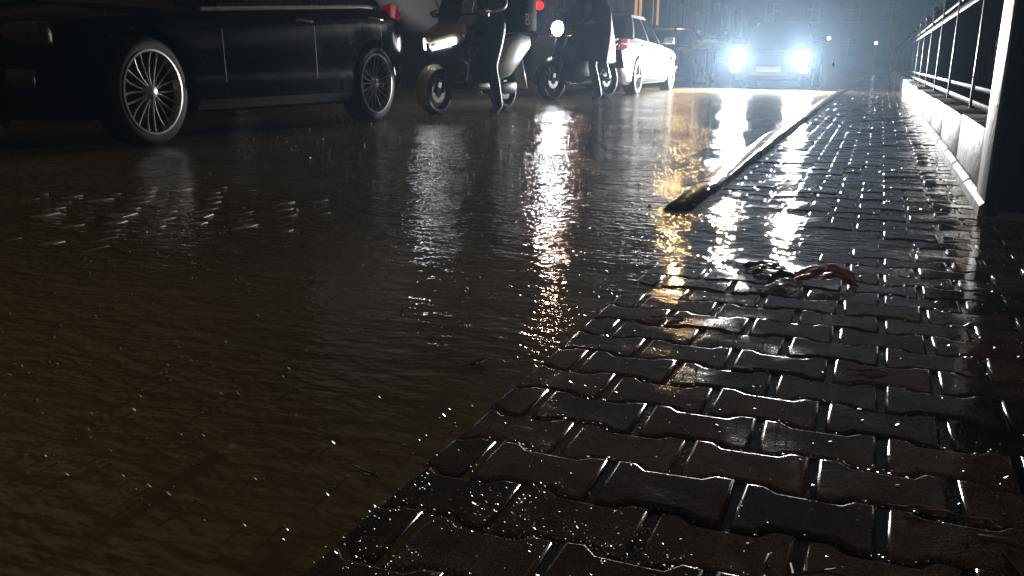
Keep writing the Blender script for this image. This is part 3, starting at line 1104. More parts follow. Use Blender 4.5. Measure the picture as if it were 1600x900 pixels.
def car_spec(front=0.85, rear=0.78, wb=2.7, w=0.90, R=0.335, rim=0.25, roof=1.45, beltf=0.88, beltr=0.98, nose=0.72, boot=0.96, cab=None, sillz=0.17, zlamp=0.68, ztail=(0.80, 0.98)):
    axf, axr = wb / 2, -wb / 2
    x1, x0 = axf + front, axr - rear
    return dict(wmax=w, R=R, rim=rim, roof=roof, axf=axf, axr=axr, zlamp=zlamp, ztail=ztail,
        w=[(x0, w * 0.80), (x0 + 0.08, w * 0.90), (x0 + 0.35, w * 0.97), (x0 + 0.8, w), (x1 - 1.0, w), (x1 - 0.45, w * 0.96), (x1 - 0.15, w * 0.86), (x1, w * 0.70)],
        sill=[(x0, 0.30), (x0 + 0.12, 0.24), (x0 + 0.4, sillz), (x1 - 0.4, sillz), (x1 - 0.1, 0.20), (x1, 0.26)],
        belt=[(x0, boot - 0.14), (x0 + 0.06, boot - 0.03), (x0 + 0.25, beltr), (axr + 0.1, beltr), (axf - 0.45, beltf), (x1 - 0.5, lerp(nose, beltf, 0.6)), (x1 - 0.12, nose), (x1, nose - 0.16)],
        deck=[(x0, boot - 0.10), (x0 + 0.06, boot), (x0 + 0.25, beltr + 0.03), (axr + 0.1, beltr + 0.02), (axf - 0.45, beltf + 0.05), (x1 - 0.5, lerp(nose, beltf, 0.6) + 0.05), (x1 - 0.12, nose + 0.03), (x1, nose - 0.12)],
        cab=cab or (axf - 0.42, axf - 1.15, axr + 0.10, axr - 0.50))
SP_NEAR = car_spec(wb=2.74, front=0.85, rear=0.74, R=0.345, rim=0.265, beltf=0.88, beltr=1.02, boot=1.0, roof=1.47, ztail=(0.86, 1.04))
SP_SEDAN = car_spec(wb=2.70, front=0.85, rear=1.02, R=0.325, rim=0.235, beltf=0.87, beltr=0.96, boot=0.99, roof=1.42, ztail=(0.72, 0.92), cab=(0.95, 0.22, -0.82, -1.62))
SP_SUV = car_spec(w=0.87, wb=2.66, front=0.82, rear=0.85, R=0.35, rim=0.235, beltf=0.98, beltr=1.05, nose=0.86, boot=1.05, roof=1.52, zlamp=0.69, sillz=0.2)

make_car('dark_car', 'black car close by on the left with bright multi spoke wheels', (-5.19, 5.73, -0.005), -PI / 2, 'near', M_BLACK, 'multi', trim=M_CHROME, sill=M_SILL_SHEEN, spec=SP_NEAR, steer=0.06)
make_car('white_car', 'white car in the queue, its flank lit by the headlights', (-4.86, 16.75, -0.02), PI / 2, 'sedan', M_WHITE, 10, spec=SP_SEDAN)
make_car('grey_car', 'dark grey car queueing in front of the white car', (-5.30, 24.2, -0.02), PI / 2, 'sedan', M_GREY, 10, spec=SP_SEDAN)
make_car('oncoming_car', 'oncoming car with both dazzling headlights on', (-2.26, 22.1, -0.03), -PI / 2, 'suv', M_NAVY, 5, lights='on', spec=SP_SUV)
make_car('yard_car', 'dark car parked in the yard behind the iron railing', (2.6, 12.6, 0.14), PI / 2 + 0.2, 'sedan', M_NAVY, 10, spec=SP_SEDAN)

# ------------------------------------------------------------------ two-wheelers
def bike_wheel(parent, x, R, rimR, width, spokes=5):
    hub = MB().lathe([(0.0, -0.045), (0.045, -0.045), (0.05, 0), (0.045, 0.045), (0.0, 0.045)], 16).build('wheel', M_METAL, parent, loc=(x, 0, R))
    pts = []
    for k in range(12):
        t = 2 * PI * k / 12
        pts.append((R - width / 2 + math.cos(t) * width / 2, math.sin(t) * width / 2))
    MB().lathe(pts, 40, closed=True).build('tyre', M_TYRE, hub, True, 60)
    g = MB().lathe([(rimR, -width * 0.36), (rimR + 0.012, -width * 0.42), (rimR + 0.012, width * 0.42), (rimR, width * 0.36), (rimR - 0.022, 0.012), (rimR - 0.022, -0.012)], 40, closed=True)
    for k in range(spokes):
        t = 2 * PI * k / spokes
        for s in (-1, 1):
            t2 = t + s * 0.16
            g.tube([(0.04 * math.cos(t), s * 0.018, 0.04 * math.sin(t)), (rimR * math.cos(t2), s * 0.008, rimR * math.sin(t2))], 0.011, 6)
    g.build('rim', M_ALLOY, hub)
    MB().lathe([(0.055, 0.03), (0.11, 0.03), (0.11, 0.036), (0.055, 0.036)], 28, closed=True).build('brake_disc', M_CHROME, hub)
    return hub

def make_scooter(label, loc, heading, front_m, rear_m, body_m):
    root = tag(empty('scooter', loc, heading), label, 'scooter')
    R = 0.245
    xf, xr = 0.66, -0.62
    bike_wheel(root, xf, R, 0.165, 0.10, 5)
    bike_wheel(root, xr, R, 0.160, 0.115, 5)
    for s in (-1, 1):
        MB().tube([(xf, s * 0.085, R), (0.52, s * 0.085, 0.62)], [0.022, 0.026], 8).build('fork_leg', M_METAL, root)
    # front fender hugging the tyre
    rings = []
    for i in range(9):
        t = lerp(-0.5, 1.75, i / 8)
        rr = R + 0.035
        cx, cz = xf + rr * math.cos(t), R + rr * math.sin(t)
        d = Vector((math.cos(t), 0, math.sin(t)))
        ww = 0.075
        rings.append([(cx - d.x * 0.035, -ww, cz - d.z * 0.035), (cx + d.x * 0.004, -ww * 0.6, cz + d.z * 0.004), (cx + d.x * 0.012, 0, cz + d.z * 0.012), (cx + d.x * 0.004, ww * 0.6, cz + d.z * 0.004), (cx - d.x * 0.035, ww, cz - d.z * 0.035),
                      (cx - d.x * 0.025, ww * 0.8, cz - d.z * 0.025), (cx - d.x * 0.006, 0, cz - d.z * 0.006), (cx - d.x * 0.025, -ww * 0.8, cz - d.z * 0.025)])
    MB().loft(rings).build('front_fender', front_m, root, True, 50)
    # apron: lower dark, upper light cowl
    MB().loft([rring(0.36, 0.20, 0.36, 0.72), rring(0.45, 0.21, 0.40, 0.78), rring(0.55, 0.17, 0.46, 0.80), rring(0.66, 0.09, 0.52, 0.76), rring(0.70, 0.03, 0.57, 0.72)]).build('apron', body_m, root, True, 50)
    # headlight beak: pointed shell in the front colour, wide wings
    cow = MB().loft([rring(0.34, 0.17, 0.74, 0.98), rring(0.44, 0.215, 0.72, 0.97), rring(0.56, 0.20, 0.72, 0.92), rring(0.68, 0.12, 0.73, 0.86), rring(0.76, 0.04, 0.75, 0.81)]).build('front_cowl', front_m, root, True, 50)
    for s in (-1, 1):
        g = MB()
        g.loft([[(0.60 + 0.0, s * 0.185, 0.735), (0.62, s * 0.190, 0.79), (0.575, s * 0.215, 0.80), (0.56, s * 0.205, 0.74)],
                [(0.70, s * 0.120, 0.70), (0.715, s * 0.115, 0.75), (0.67, s * 0.125, 0.755), (0.66, s * 0.125, 0.70)],
                [(0.775, s * 0.055, 0.675), (0.785, s * 0.050, 0.705), (0.74, s * 0.055, 0.71), (0.735, s * 0.055, 0.675)]])
        hl = g.build('headlight', M_SCL, root, True, 40)
    lamp('headlight_beam', 'SPOT', (0.84, 0, 0.72), SCOOT_W, (0.9, 0.95, 1.0), 0.06, root, (6, 0, 0.4), cone=120, blend=1.0)
    MB().loft([rring(0.44, 0.13, 0.93, 1.0), rring(0.40, 0.15, 1.0, 1.15), rring(0.34, 0.12, 1.18, 1.30)]).build('wind_shield', M_GLASS, root, True, 50)
    # leg shield, floor, body
    MB().box((0.30, 0, 0.62), (0.06, 0.36, 0.55), Matrix.Rotation(-0.25, 3, 'Y'), bev=0.02).build('leg_shield', body_m, root, True, 40)
    MB().box((0.06, 0, 0.30), (0.50, 0.34, 0.08), bev=0.025).build('floorboard', M_TRIM, root, True, 40)
    MB().loft([rring(-0.14, 0.12, 0.28, 0.66), rring(-0.24, 0.18, 0.30, 0.76), rring(-0.50, 0.20, 0.40, 0.80), rring(-0.80, 0.16, 0.56, 0.84), rring(-1.02, 0.07, 0.70, 0.84)]).build('rear_body', body_m, root, True, 50)
    for s in (-1, 1):
        g = MB().loft([rring(-0.14, 0.03, 0.40, 0.62), rring(-0.30, 0.045, 0.38, 0.78), rring(-0.50, 0.055, 0.40, 0.84), rring(-0.74, 0.05, 0.54, 0.88), rring(-1.02, 0.02, 0.72, 0.86)])
        g.v = [(x, y + s * lerp(0.17, 0.10, min(1, max(0, (-x - 0.4) / 0.55))), z) for x, y, z in g.v]
        g.build('side_panel', rear_m, root, True, 50)
    MB().loft([rring(-0.10, 0.10, 0.70, 0.78), rring(-0.25, 0.15, 0.74, 0.83), rring(-0.52, 0.15, 0.78, 0.86), rring(-0.62, 0.14, 0.80, 0.88), rring(-0.72, 0.10, 0.82, 0.88)]).build('seat', M_TRIM, root, True, 50)
    MB().box((-1.03, 0, 0.77), (0.04, 0.12, 0.07), bev=0.015).build('tail_lamp', M_REDL, root, True, 40)
    MB().box((xr + 0.12, 0.03, 0.27), (0.52, 0.16, 0.14), bev=0.03).build('engine_case', M_METAL, root, True, 40)
    MB().tube([(-0.35, -0.14, 0.20), (-0.55, -0.17, 0.25), (-1.0, -0.18, 0.34)], [0.025, 0.045, 0.05], 10).build('exhaust', M_CHROME, root)
    MB().box((-0.98, 0, 0.42), (0.02, 0.15, 0.36), Matrix.Rotation(0.35, 3, 'Y'), bev=0.005).build('rear_fender', rear_m, root, True, 40)
    g = MB()
    g.tube([(0.36, 0, 0.95), (0.30, 0, 1.05)], 0.03, 8)
    for s in (-1, 1):
        g.tube([(0.31, 0, 1.03), (0.29, s * 0.16, 1.05), (0.22, s * 0.36, 1.04)], 0.014, 8)
        g.tube([(0.235, s * 0.27, 1.042), (0.215, s * 0.37, 1.04)], 0.020, 8)
    g.build('handlebar', M_TRIM, root)
    for s in (-1, 1):
        m = MB().tube([(0.29, s * 0.20, 1.06), (0.33, s * 0.27, 1.24)], 0.007, 6)
        m.box((0.33, s * 0.29, 1.28), (0.03, 0.15, 0.085), bev=0.014)
        m.build('mirror', M_TRIM, root)
    # rear rack
    g = MB()
    for s in (-1, 1):
        g.tube([(-0.66, s * 0.12, 0.86), (-0.78, s * 0.12, 0.895), (-1.12, s * 0.12, 0.895)], 0.011, 6)
    g.tube([(-1.12, -0.12, 0.895), (-1.12, 0.12, 0.895)], 0.011, 6)
    g.build('rack', M_METAL, root)
    MB().tube([(-0.12, 0.14, 0.26), (-0.18, 0.24, 0.03)], 0.012, 6).build('kick_stand', M_METAL, root)
    return root

def make_motorcycle(label, loc, heading, beam=True):
    root = tag(empty('motorcycle', loc, heading), label, 'motorcycle', 'motorcycles in the street')
    R = 0.30
    xf, xr = 0.67, -0.66
    bike_wheel(root, xf, R, 0.222, 0.11, 6)
    bike_wheel(root, xr, R, 0.215, 0.13, 6)
    for s in (-1, 1):
        MB().tube([(xf, s * 0.095, R), (0.42, s * 0.095, 0.98)], [0.026, 0.024], 8).build('fork_leg', M_METAL, root)
        MB().tube([(xr, s * 0.09, R), (-0.1, s * 0.09, 0.42)], [0.022, 0.028], 8).build('swing_arm', M_METAL, root)
        MB().tube([(xr + 0.06, s * 0.12, R + 0.04), (-0.42, s * 0.13, 0.72)], [0.028, 0.022], 8).build('shock_absorber', M_CHROME, root)
    rings = []
    for i in range(8):
        t = lerp(0.1, 2.0, i / 7)
        rr = R + 0.03
        c, s_ = math.cos(t), math.sin(t)
        cx, cz = xf + rr * c, R + rr * s_
        rings.append([(cx - c * 0.03, -0.07, cz - s_ * 0.03), (cx, -0.04, cz), (cx + c * 0.008, 0, cz + s_ * 0.008), (cx, 0.04, cz), (cx - c * 0.03, 0.07, cz - s_ * 0.03), (cx - c * 0.012, 0, cz - s_ * 0.012)])
    MB().loft(rings).build('front_fender', M_SCD, root, True, 50)
    MB().loft([rring(0.36, 0.10, 0.80, 0.98), rring(0.22, 0.15, 0.76, 1.04), rring(0.0, 0.15, 0.76, 1.02), rring(-0.16, 0.09, 0.78, 0.92)]).build('fuel_tank', M_SCD, root, True, 50)
    MB().loft([rring(-0.10, 0.09, 0.80, 0.88), rring(-0.30, 0.14, 0.80, 0.88), rring(-0.55, 0.13, 0.83, 0.93), rring(-0.86, 0.09, 0.88, 0.97)]).build('seat', M_TRIM, root, True, 50)
    MB().loft([rring(-0.30, 0.11, 0.64, 0.80), rring(-0.60, 0.10, 0.72, 0.84), rring(-0.92, 0.05, 0.82, 0.90)]).build('tail', M_SCD, root, True, 50)
    g = MB().box((0.05, 0, 0.46), (0.46, 0.26, 0.34), bev=0.05)
    for k in range(5):
        g.box((0.17, 0, 0.60 + k * 0.028), (0.20, 0.22, 0.010), Matrix.Rotation(-0.3, 3, 'Y'))
    g.build('engine', M_METAL, root, True, 40)
    MB().tube([(0.22, -0.12, 0.52), (0.30, -0.14, 0.32), (0.0, -0.16, 0.24), (-0.5, -0.18, 0.30), (-0.95, -0.19, 0.42)], [0.022, 0.024, 0.028, 0.05, 0.055], 10).build('exhaust', M_CHROME, root)
    MB().tube([(0.36, 0, 0.98), (0.14, 0, 0.70), (0.10, 0, 0.30)], 0.03, 8).build('frame', M_METAL, root)
    g = MB()
    g.tube([(0.40, 0, 1.0), (0.34, 0, 1.08)], 0.03, 8)
    for s in (-1, 1):
        g.tube([(0.34, 0, 1.07), (0.30, s * 0.18, 1.12), (0.20, s * 0.38, 1.09)], 0.013, 8)
    g.build('handlebar', M_METAL, root)
    hl = MB().lathe([(0.0, 0.040), (0.06, 0.034), (0.098, 0.012), (0.106, -0.01)], 20, 'x', (0.56, 0, 1.03)).build('headlight', M_BIKEL if beam else M_LENS, root)
    MB().lathe([(0.108, 0.01), (0.112, -0.02), (0.07, -0.12), (0.0, -0.15)], 20, 'x', (0.54, 0, 1.03)).build('lamp_bowl', M_TRIM, hl)
    if beam:
        lamp('headlight_beam', 'SPOT', (0.64, 0, 1.03), BIKE_W, (0.9, 0.95, 1.0), 0.08, root, (6, 1.2, 0.6), cone=110, blend=1.0)
    for s in (-1, 1):
        m = MB().tube([(0.29, s * 0.22, 1.11), (0.27, s * 0.32, 1.28)], 0.006, 6)
        m.lathe([(0.0, 0.012), (0.05, 0.008), (0.055, -0.006), (0.0, -0.012)], 14, 'x', (0.27, s * 0.33, 1.32))
        m.build('mirror', M_CHROME, root)
        MB().tube([(0.47, s * 0.10, 0.93), (0.47, s * 0.20, 0.93)], 0.018, 8).build('indicator', M_SIGOFF, root)
    MB().box((-0.93, 0, 0.83), (0.04, 0.10, 0.06), bev=0.012).build('tail_lamp', M_REDL, root, True, 40)
    MB().box((-1.0, 0, 0.62), (0.015, 0.17, 0.30), Matrix.Rotation(0.4, 3, 'Y'), bev=0.004).build('rear_fender', M_TRIM, root, True, 40)
    for s in (-1, 1):
        MB().tube([(0.02, s * 0.10, 0.34), (0.02, s * 0.27, 0.34)], 0.014, 8).build('foot_peg', M_METAL, root)
    return root
M_SIGOFF = mat('unlit amber lens', (0.35, 0.14, 0.02), 0.2, var=0.1)

A_LOC, A_H = (-4.20, 8.98, -0.02), math.radians(-100.5)
C_LOC, C_H = (-4.20, 12.80, -0.02), math.radians(-109.0)
make_scooter('delivery scooter with cream nose and twin slanted headlights lit', A_LOC, A_H, M_CREAM, M_SCW, M_SCD)
make_motorcycle('dark motorcycle with one dazzling round headlight', C_LOC, C_H)
make_motorcycle('dark motorcycle under the yellow green cover', (-4.05, 23.0, -0.02), math.radians(-80), beam=False)

# delivery box on the scooter rack, with its two yellow letters
def on_bike(loc, h, p):
    c, s = math.cos(h), math.sin(h)
    return (loc[0] + c * p[0] - s * p[1], loc[1] + s * p[0] + c * p[1], loc[2] + p[2])
bx = tag(empty('delivery_box', on_bike(A_LOC, A_H, (-0.93, 0, 0.907)), A_H), 'black delivery box with yellow letters on the scooter rack', 'box')
MB().box((0.05, 0, 0.21), (0.36, 0.38, 0.42), bev=0.03).build('shell', M_BOX, bx, True, 40)
MB().box((0.05, 0, 0.432), (0.38, 0.40, 0.025), bev=0.01).build('lid', M_BOX, bx, True, 40)
for s, rz in ((1, PI), (-1, 0)):
    cu = bpy.data.curves.new('lettering', 'FONT')
    cu.body = 'B!'
    cu.size = 0.19
    cu.extrude = 0.003
    cu.align_x = 'CENTER'
    tmp = bpy.data.objects.new('t', cu)
    COL.objects.link(tmp)
    dg = bpy.context.evaluated_depsgraph_get()
    me = bpy.data.meshes.new_from_object(tmp.evaluated_get(dg))
    bpy.data.objects.remove(tmp)
    me.materials.clear()
    me.materials.append(M_YELLOW)
    o = put('lettering', me, bx, (0.075 if s > 0 else 0.03, s * 0.1935, 0.07))
    o.rotation_euler = (PI / 2, 0, rz)

# ------------------------------------------------------------------ riders
def skin_body(name, chains, root_i, parent, mats, assign, sub=2):
    """chains: list of lists of (co, radius or (rx, ry)); shared joints are merged by position"""
    verts, radii, edges, idx = [], [], [], {}
    def vid(co, r):
        k = tuple(round(c, 4) for c in co)
        if k not in idx:
            idx[k] = len(verts)
            verts.append(co)
            radii.append(r if isinstance(r, tuple) else (r, r))
        return idx[k]
    for ch in chains:
        ids = [vid(co, r) for co, r in ch]
        edges += list(zip(ids, ids[1:]))
    me = bpy.data.meshes.new(name)
    me.from_pydata(verts, edges, [])
    o = put(name, me)
    o.modifiers.new('skin', 'SKIN').use_smooth_shade = True
    for i, sv in enumerate(me.skin_vertices[0].data):
        sv.radius = radii[i]
        sv.use_root = (i == root_i)
    ss = o.modifiers.new('sub', 'SUBSURF')
    ss.levels = sub
    ss.render_levels = sub
    dg = bpy.context.evaluated_depsgraph_get()
    dg.update()
    res = bpy.data.meshes.new_from_object(o.evaluated_get(dg))
    bpy.data.objects.remove(o)
    res.materials.clear()
    for m in mats:
        res.materials.append(m)
    for p in res.polygons:
        p.material_index = assign(p.center)
        p.use_smooth = True
    return put(name, res, parent)

def rider(label, loc, heading, hand, lfoot, rfoot, lknee, rknee, pelvis, poncho=False):
    root = tag(empty('person', loc, heading), label, 'person', 'riders')
    P = Vector(pelvis)
    chest = P + Vector((0.06, 0, 0.34))
    neck = P + Vector((0.10, 0, 0.56))
    chin = P + Vector((0.13, 0, 0.66))
    head = P + Vector((0.14, 0, 0.76))
    crown = P + Vector((0.13, 0, 0.85))
    waist = P + Vector((0.01, 0, 0.16))
    ch = [[(tuple(P), (0.15, 0.125)), (tuple(waist), (0.145, 0.115)), (tuple(chest), (0.165, 0.125)), (tuple(neck), 0.062), (tuple(chin), 0.072), (tuple(head), (0.080, 0.092)), (tuple(crown), 0.062)]]
    for s, ft, kn in ((1, lfoot, lknee), (-1, rfoot, rknee)):
        hip = P + Vector((0.03, s * 0.115, -0.02))
        kn = Vector(kn)
        ft = Vector(ft)
        ank = ft + Vector((-0.03, 0, 0.085))
        ch.append([(tuple(P), (0.15, 0.125)), (tuple(hip), 0.105), (tuple(hip.lerp(kn, 0.5)), 0.088), (tuple(kn), 0.066), (tuple(kn.lerp(ank, 0.35)), 0.064), (tuple(ank), 0.044), (tuple(ft + Vector((0.06, 0, 0.045))), 0.046), (tuple(ft + Vector((0.15, s * 0.01, 0.035))), 0.034)])
        sh = P + Vector((0.07, s * 0.19, 0.48))
        hd = Vector((hand[0], s * hand[1], hand[2]))
        el = (sh + hd) / 2 + Vector((-0.08, s * 0.08, -0.10))
        wr = hd + (el - hd).normalized() * 0.09
        ch.append([(tuple(chest), (0.165, 0.125)), (tuple(sh), 0.075), (tuple(sh.lerp(el, 0.5)), 0.056), (tuple(el), 0.047), (tuple(el.lerp(wr, 0.5)), 0.040), (tuple(wr), 0.029), (tuple(hd), (0.038, 0.024))])
        for k, (ln, dy) in enumerate(((0.9, -0.030), (1.0, -0.010), (0.95, 0.010), (0.75, 0.030))):
            b0 = hd + Vector((0.015, dy, 0.010))
            ch.append([(tuple(hd), (0.038, 0.024)), (tuple(b0), 0.010), (tuple(b0 + Vector((0.028 * ln, 0, -0.004))), 0.0095), (tuple(b0 + Vector((0.036 * ln, 0, -0.030))), 0.009), (tuple(b0 + Vector((0.018 * ln, 0, -0.042))), 0.008)])
        th = hd + Vector((-0.01, -s * 0.030, -0.006))
        ch.append([(tuple(hd), (0.038, 0.024)), (tuple(th), 0.012), (tuple(th + Vector((0.022, -s * 0.006, -0.026))), 0.010), (tuple(th + Vector((0.034, -s * 0.002, -0.040))), 0.009)])
    hx, hz = hand[0], hand[2]
    def assign(c):
        if c.z > neck.z + 0.02 and abs(c.y) < 0.12:
            return 2
        if abs(c.y) > hand[1] - 0.06 and abs(c.x - hx) < 0.06 and abs(c.z - hz) < 0.07:
            return 2
        if c.z > P.z + 0.0 and c.x < P.x + 0.16 or c.z > P.z + 0.14:
            return 0
        for f in (lfoot, rfoot):
            if (c - Vector(f)).length < 0.14 and c.z < f[2] + 0.09:
                return 3
        return 1
    body = skin_body('body', ch, 0, root, [M_CLOTH, M_JEANS, M_SKIN, M_SHOE], assign)
    # open face helmet with visor, face features below
    h = head + Vector((-0.012, 0, 0.008))
    g = MB()
    prof = [(math.sin(t) * 0.135, math.cos(t) * 0.140) for t in [i * 0.19 for i in range(1, 11)]]
    g.lathe([(0.0, 0.140)] + prof, 24, 'z', tuple(h))
    he = g.build('helmet', M_HELM, root, True, 60)
    g = MB()
    vs, fs = [], []
    for i in range(5):
        for k in range(9):
            t = lerp(-1.1, 1.1, k / 8)
            zz = lerp(0.045, -0.075, i / 4)
            rr = 0.150 + 0.012 * math.sin(i / 4 * PI)
            vs.append((h.x + rr * math.cos(t), h.y + rr * math.sin(t), h.z + zz))
    fs = [(i * 9 + k, i * 9 + k + 1, i * 9 + k + 10, i * 9 + k + 9) for i in range(4) for k in range(8)]
    g.add(vs, fs).build('visor', M_GLASS, he, True, 60)
    g = MB()
    f = head + Vector((0.085, 0, 0))
    g.loft([[tuple(f + Vector((-0.01, a * 0.016, b))) for a, b in ((-1, -0.02), (1, -0.02), (0.3, 0.025), (-0.3, 0.025))],
            [tuple(f + Vector((0.022, a * 0.008, b))) for a, b in ((-1, -0.018), (1, -0.018), (0.3, -0.010), (-0.3, -0.010))]])
    g.build('nose', M_SKIN, root)
    for s in (-1, 1):
        MB().lathe([(0.0, 0.011), (0.008, 0.007), (0.011, 0), (0.0, -0.01)], 10, 'x', tuple(head + Vector((0.078, s * 0.032, 0.022)))).build('eye', M_PAPER, root)
    MB().box(tuple(head + Vector((0.080, 0, -0.045))), (0.012, 0.05, 0.010), bev=0.004).build('mouth', M_REDL2, root)
    if poncho:
        g = MB()
        rings = []
        for i, (dz, rx, ry, dx) in enumerate(((0.60, 0.09, 0.09, 0.11), (0.52, 0.15, 0.24, 0.08), (0.36, 0.24, 0.36, 0.12), (0.12, 0.34, 0.42, 0.18), (-0.14, 0.42, 0.44, 0.20), (-0.40, 0.44, 0.45, 0.22))):
            ring = []
            for k in range(36):
                t = 2 * PI * k / 36
                fold = 1 + 0.05 * i / 5 * math.sin(t * 7 + i) + 0.03 * i / 5 * math.sin(t * 13 + 2 * i)
                ring.append((P.x + dx + rx * fold * math.cos(t), P.y + ry * fold * math.sin(t), P.z + dz + 0.02 * math.sin(3 * t)))
            rings.append(ring)
        g.loft(rings, cap=False)
        g.build('rain_poncho', M_CLOTH, root, True, 60)
    return root
M_REDL2 = mat('lips', (0.30, 0.12, 0.10), 0.4)
rider('person in dark wet clothes astride the delivery scooter, one foot down', A_LOC, A_H, (0.225, 0.33, 1.075), (0.02, 0.36, 0.0), (0.12, -0.12, 0.36), (0.06, 0.30, 0.50), (0.12, -0.20, 0.76), (-0.36, 0, 0.93))
rider('person in a dark rain poncho on the motorcycle with dazzling headlight', C_LOC, C_H, (0.22, 0.34, 1.12), (0.0, 0.36, 0.0), (0.0, -0.24, 0.37), (0.10, 0.30, 0.52), (0.16, -0.24, 0.72), (-0.32, 0, 0.97), poncho=True)

# ------------------------------------------------------------------ lamps, signal, posts
def street_lamp(label, base, arm, height, m, color, power, pole=M_METAL):
    root = tag(empty('street_lamp', base), label, 'street lamp', 'street lamps')
    MB().tube([(0, 0, -0.1), (0, 0, 0.5), (0, 0, height + 0.1)], [0.09, 0.06, 0.045], 12).build('pole', pole, root)
    MB().lathe([(0.14, -0.1), (0.14, 0.06), (0.09, 0.12), (0.065, 0.3)], 14, 'z').build('base', pole, root)
    ax, ay = arm
    MB().tube([(0, 0, height), (ax * 0.4, ay * 0.4, height + 0.22), (ax, ay, height + 0.16)], 0.03, 8).build('arm', pole, root)
    hd = MB().loft([rring(-0.28, 0.10, 0.08, 0.18), rring(0, 0.15, 0.04, 0.20), rring(0.28, 0.09, 0.07, 0.17)]).build('lamp_head', pole, root, loc=(ax, ay, height))
    MB().lathe([(0.0, -0.02), (0.07, 0.0), (0.11, 0.045), (0.10, 0.06)], 16, 'z').build('bulb_cover', m, hd)
    if power:
        lamp('lamp_light', 'POINT', (ax, ay, height - 0.16), power, color, 0.11, root)
    return root
street_lamp('tall warm street lamp on a slim post beyond the white car', (-7.0, 29.0, 0), (0.85, 0.6), 5.4, M_LAMP, (1.0, 0.60, 0.24), LAMP_W)
street_lamp('pinkish street lamp on the traffic signal side of the street', (-7.75, 20.6, 0), (0.6, -0.3), 4.3, M_LAMP2, (1.0, 0.55, 0.36), LAMP_W * 0.2)
def small_lamp(label, x, y, z, m):
    root = tag(empty('lamp_post', (x, y, 0)), label, 'lamp post', 'far lamp posts')
    MB().tube([(0, 0, -0.1), (0, 0, z - 0.1)], [0.07, 0.045], 10).build('post', M_METAL, root)
    g = MB().lathe([(0.0, -0.11), (0.08, -0.08), (0.115, 0.0), (0.08, 0.08), (0.0, 0.11)], 16, 'z', (0, 0, z))
    g.build('globe', m, root)
    MB().lathe([(0.15, 0.10), (0.12, 0.15), (0.03, 0.20), (0.0, 0.20)], 16, 'z', (0, 0, z)).build('cap', M_METAL, root)
small_lamp('amber lamp post right of the oncoming car', -3.80, 70, 2.35, M_LAMPF)
small_lamp('small white lamp post at the far end of the pavement', -0.55, 70, 2.02, M_LAMPW)

sg = tag(empty('traffic_signal', (-7.58, 20.0, 0), 0.3), 'traffic signal with its red lamp lit above the scooters', 'traffic signal')
MB().tube([(0, 0, -0.1), (0, 0, 2.1)], [0.06, 0.05], 12).build('pole', M_METAL, sg)
MB().box((0.0, -0.16, 1.56), (0.26, 0.20, 0.74), bev=0.03).build('housing', M_TRIM, sg, True, 40)
for i, zz in enumerate((1.80, 1.56, 1.32)):
    l = MB().lathe([(0.0, -0.30), (0.06, -0.295), (0.095, -0.275), (0.10, -0.255)], 18, 'y', (0, 0, zz)).build('lamp_lens', M_SIGR if i == 0 else M_TRIM, sg)
    MB().lathe([(0.112, -0.25), (0.116, -0.39), (0.108, -0.39), (0.104, -0.25)], 18, 'y', (0, 0, zz), closed=True).build('visor', M_TRIM, l)
MB().box((-0.22, -0.16, 1.95), (0.05, 0.05, 0.34), bev=0.01).build('amber_strip', M_SIGA, sg, True, 40)

ps = tag(empty('sign_post', (0.22, 25.0, pz(0.2, 25))), 'rusty orange sign post at the far end of the wall', 'sign post')
MB().tube([(0, 0, -0.05), (0, 0, 1.55)], 0.035, 10).build('post', M_RUST, ps)
MB().box((0, -0.045, 1.45), (0.16, 0.02, 0.34), bev=0.006).build('plate', M_TWIG, ps, True, 40)

# yellow-green domed cover over the far motorcycle
um = tag(empty('umbrella', (-3.98, 22.55, 0.88)), 'yellow green domed cover above the dark motorcycle by the oncoming car', 'umbrella')
g = MB()
rings = []
for i, (rr, zz) in enumerate(((0.40, 0.0), (0.37, 0.08), (0.27, 0.17), (0.14, 0.22), (0.02, 0.24))):
    rings.append([(rr * (1 + (0.04 if k % 2 else -0.04)) * math.cos(2 * PI * k / 16), rr * (1 + (0.04 if k % 2 else -0.04)) * math.sin(2 * PI * k / 16), zz) for k in range(16)])
g.loft(rings, cap=False)
g.build('canopy', M_UMB, um, True, 30)
MB().tube([(0, 0, -0.02), (0, 0, 0.30)], 0.01, 6).build('shaft', M_METAL, um)
for k in range(8):
    t = 2 * PI * k / 8
    MB().tube([(0.38 * math.cos(t), 0.38 * math.sin(t), -0.004), (0.25 * math.cos(t), 0.25 * math.sin(t), 0.165), (0, 0, 0.225)], 0.004, 5).build('rib', M_METAL, um)

# ------------------------------------------------------------------ litter, twigs, leaves
def crumple(name, label, cat, loc, sx, sy, amp, arch, m, seed, rz=0.0, n=12):
    vs = []
    for j in range(n + 1):
        for i in range(n + 1):
            u, v = i / n - 0.5, j / n - 0.5
            p = Vector((u * 4 + seed, v * 4 - seed, seed * 0.7))
            dz = noise.noise(p) * amp + abs(noise.noise(p * 2.3)) * amp * 0.6
            e = 1 + 0.25 * noise.noise(Vector((math.atan2(v, u) * 1.4 + seed, seed, 0)))
            vs.append((u * sx * e, v * sy * e, max(0.001, arch * (1 - (2 * u) ** 2) + dz + 0.004)))
    fs = [(j * (n + 1) + i, j * (n + 1) + i + 1, (j + 1) * (n + 1) + i + 1, (j + 1) * (n + 1) + i) for j in range(n) for i in range(n)]
    g = MB()
    g.add(vs, fs)
    g.add([(x, y, z - 0.0012) for x, y, z in vs], [tuple(reversed(f)) for f in fs])
    o = g.build(name, m, None, True, 60)
    o.location = loc
    o.rotation_euler = (0, 0, rz)
    return tag(o, label, cat)
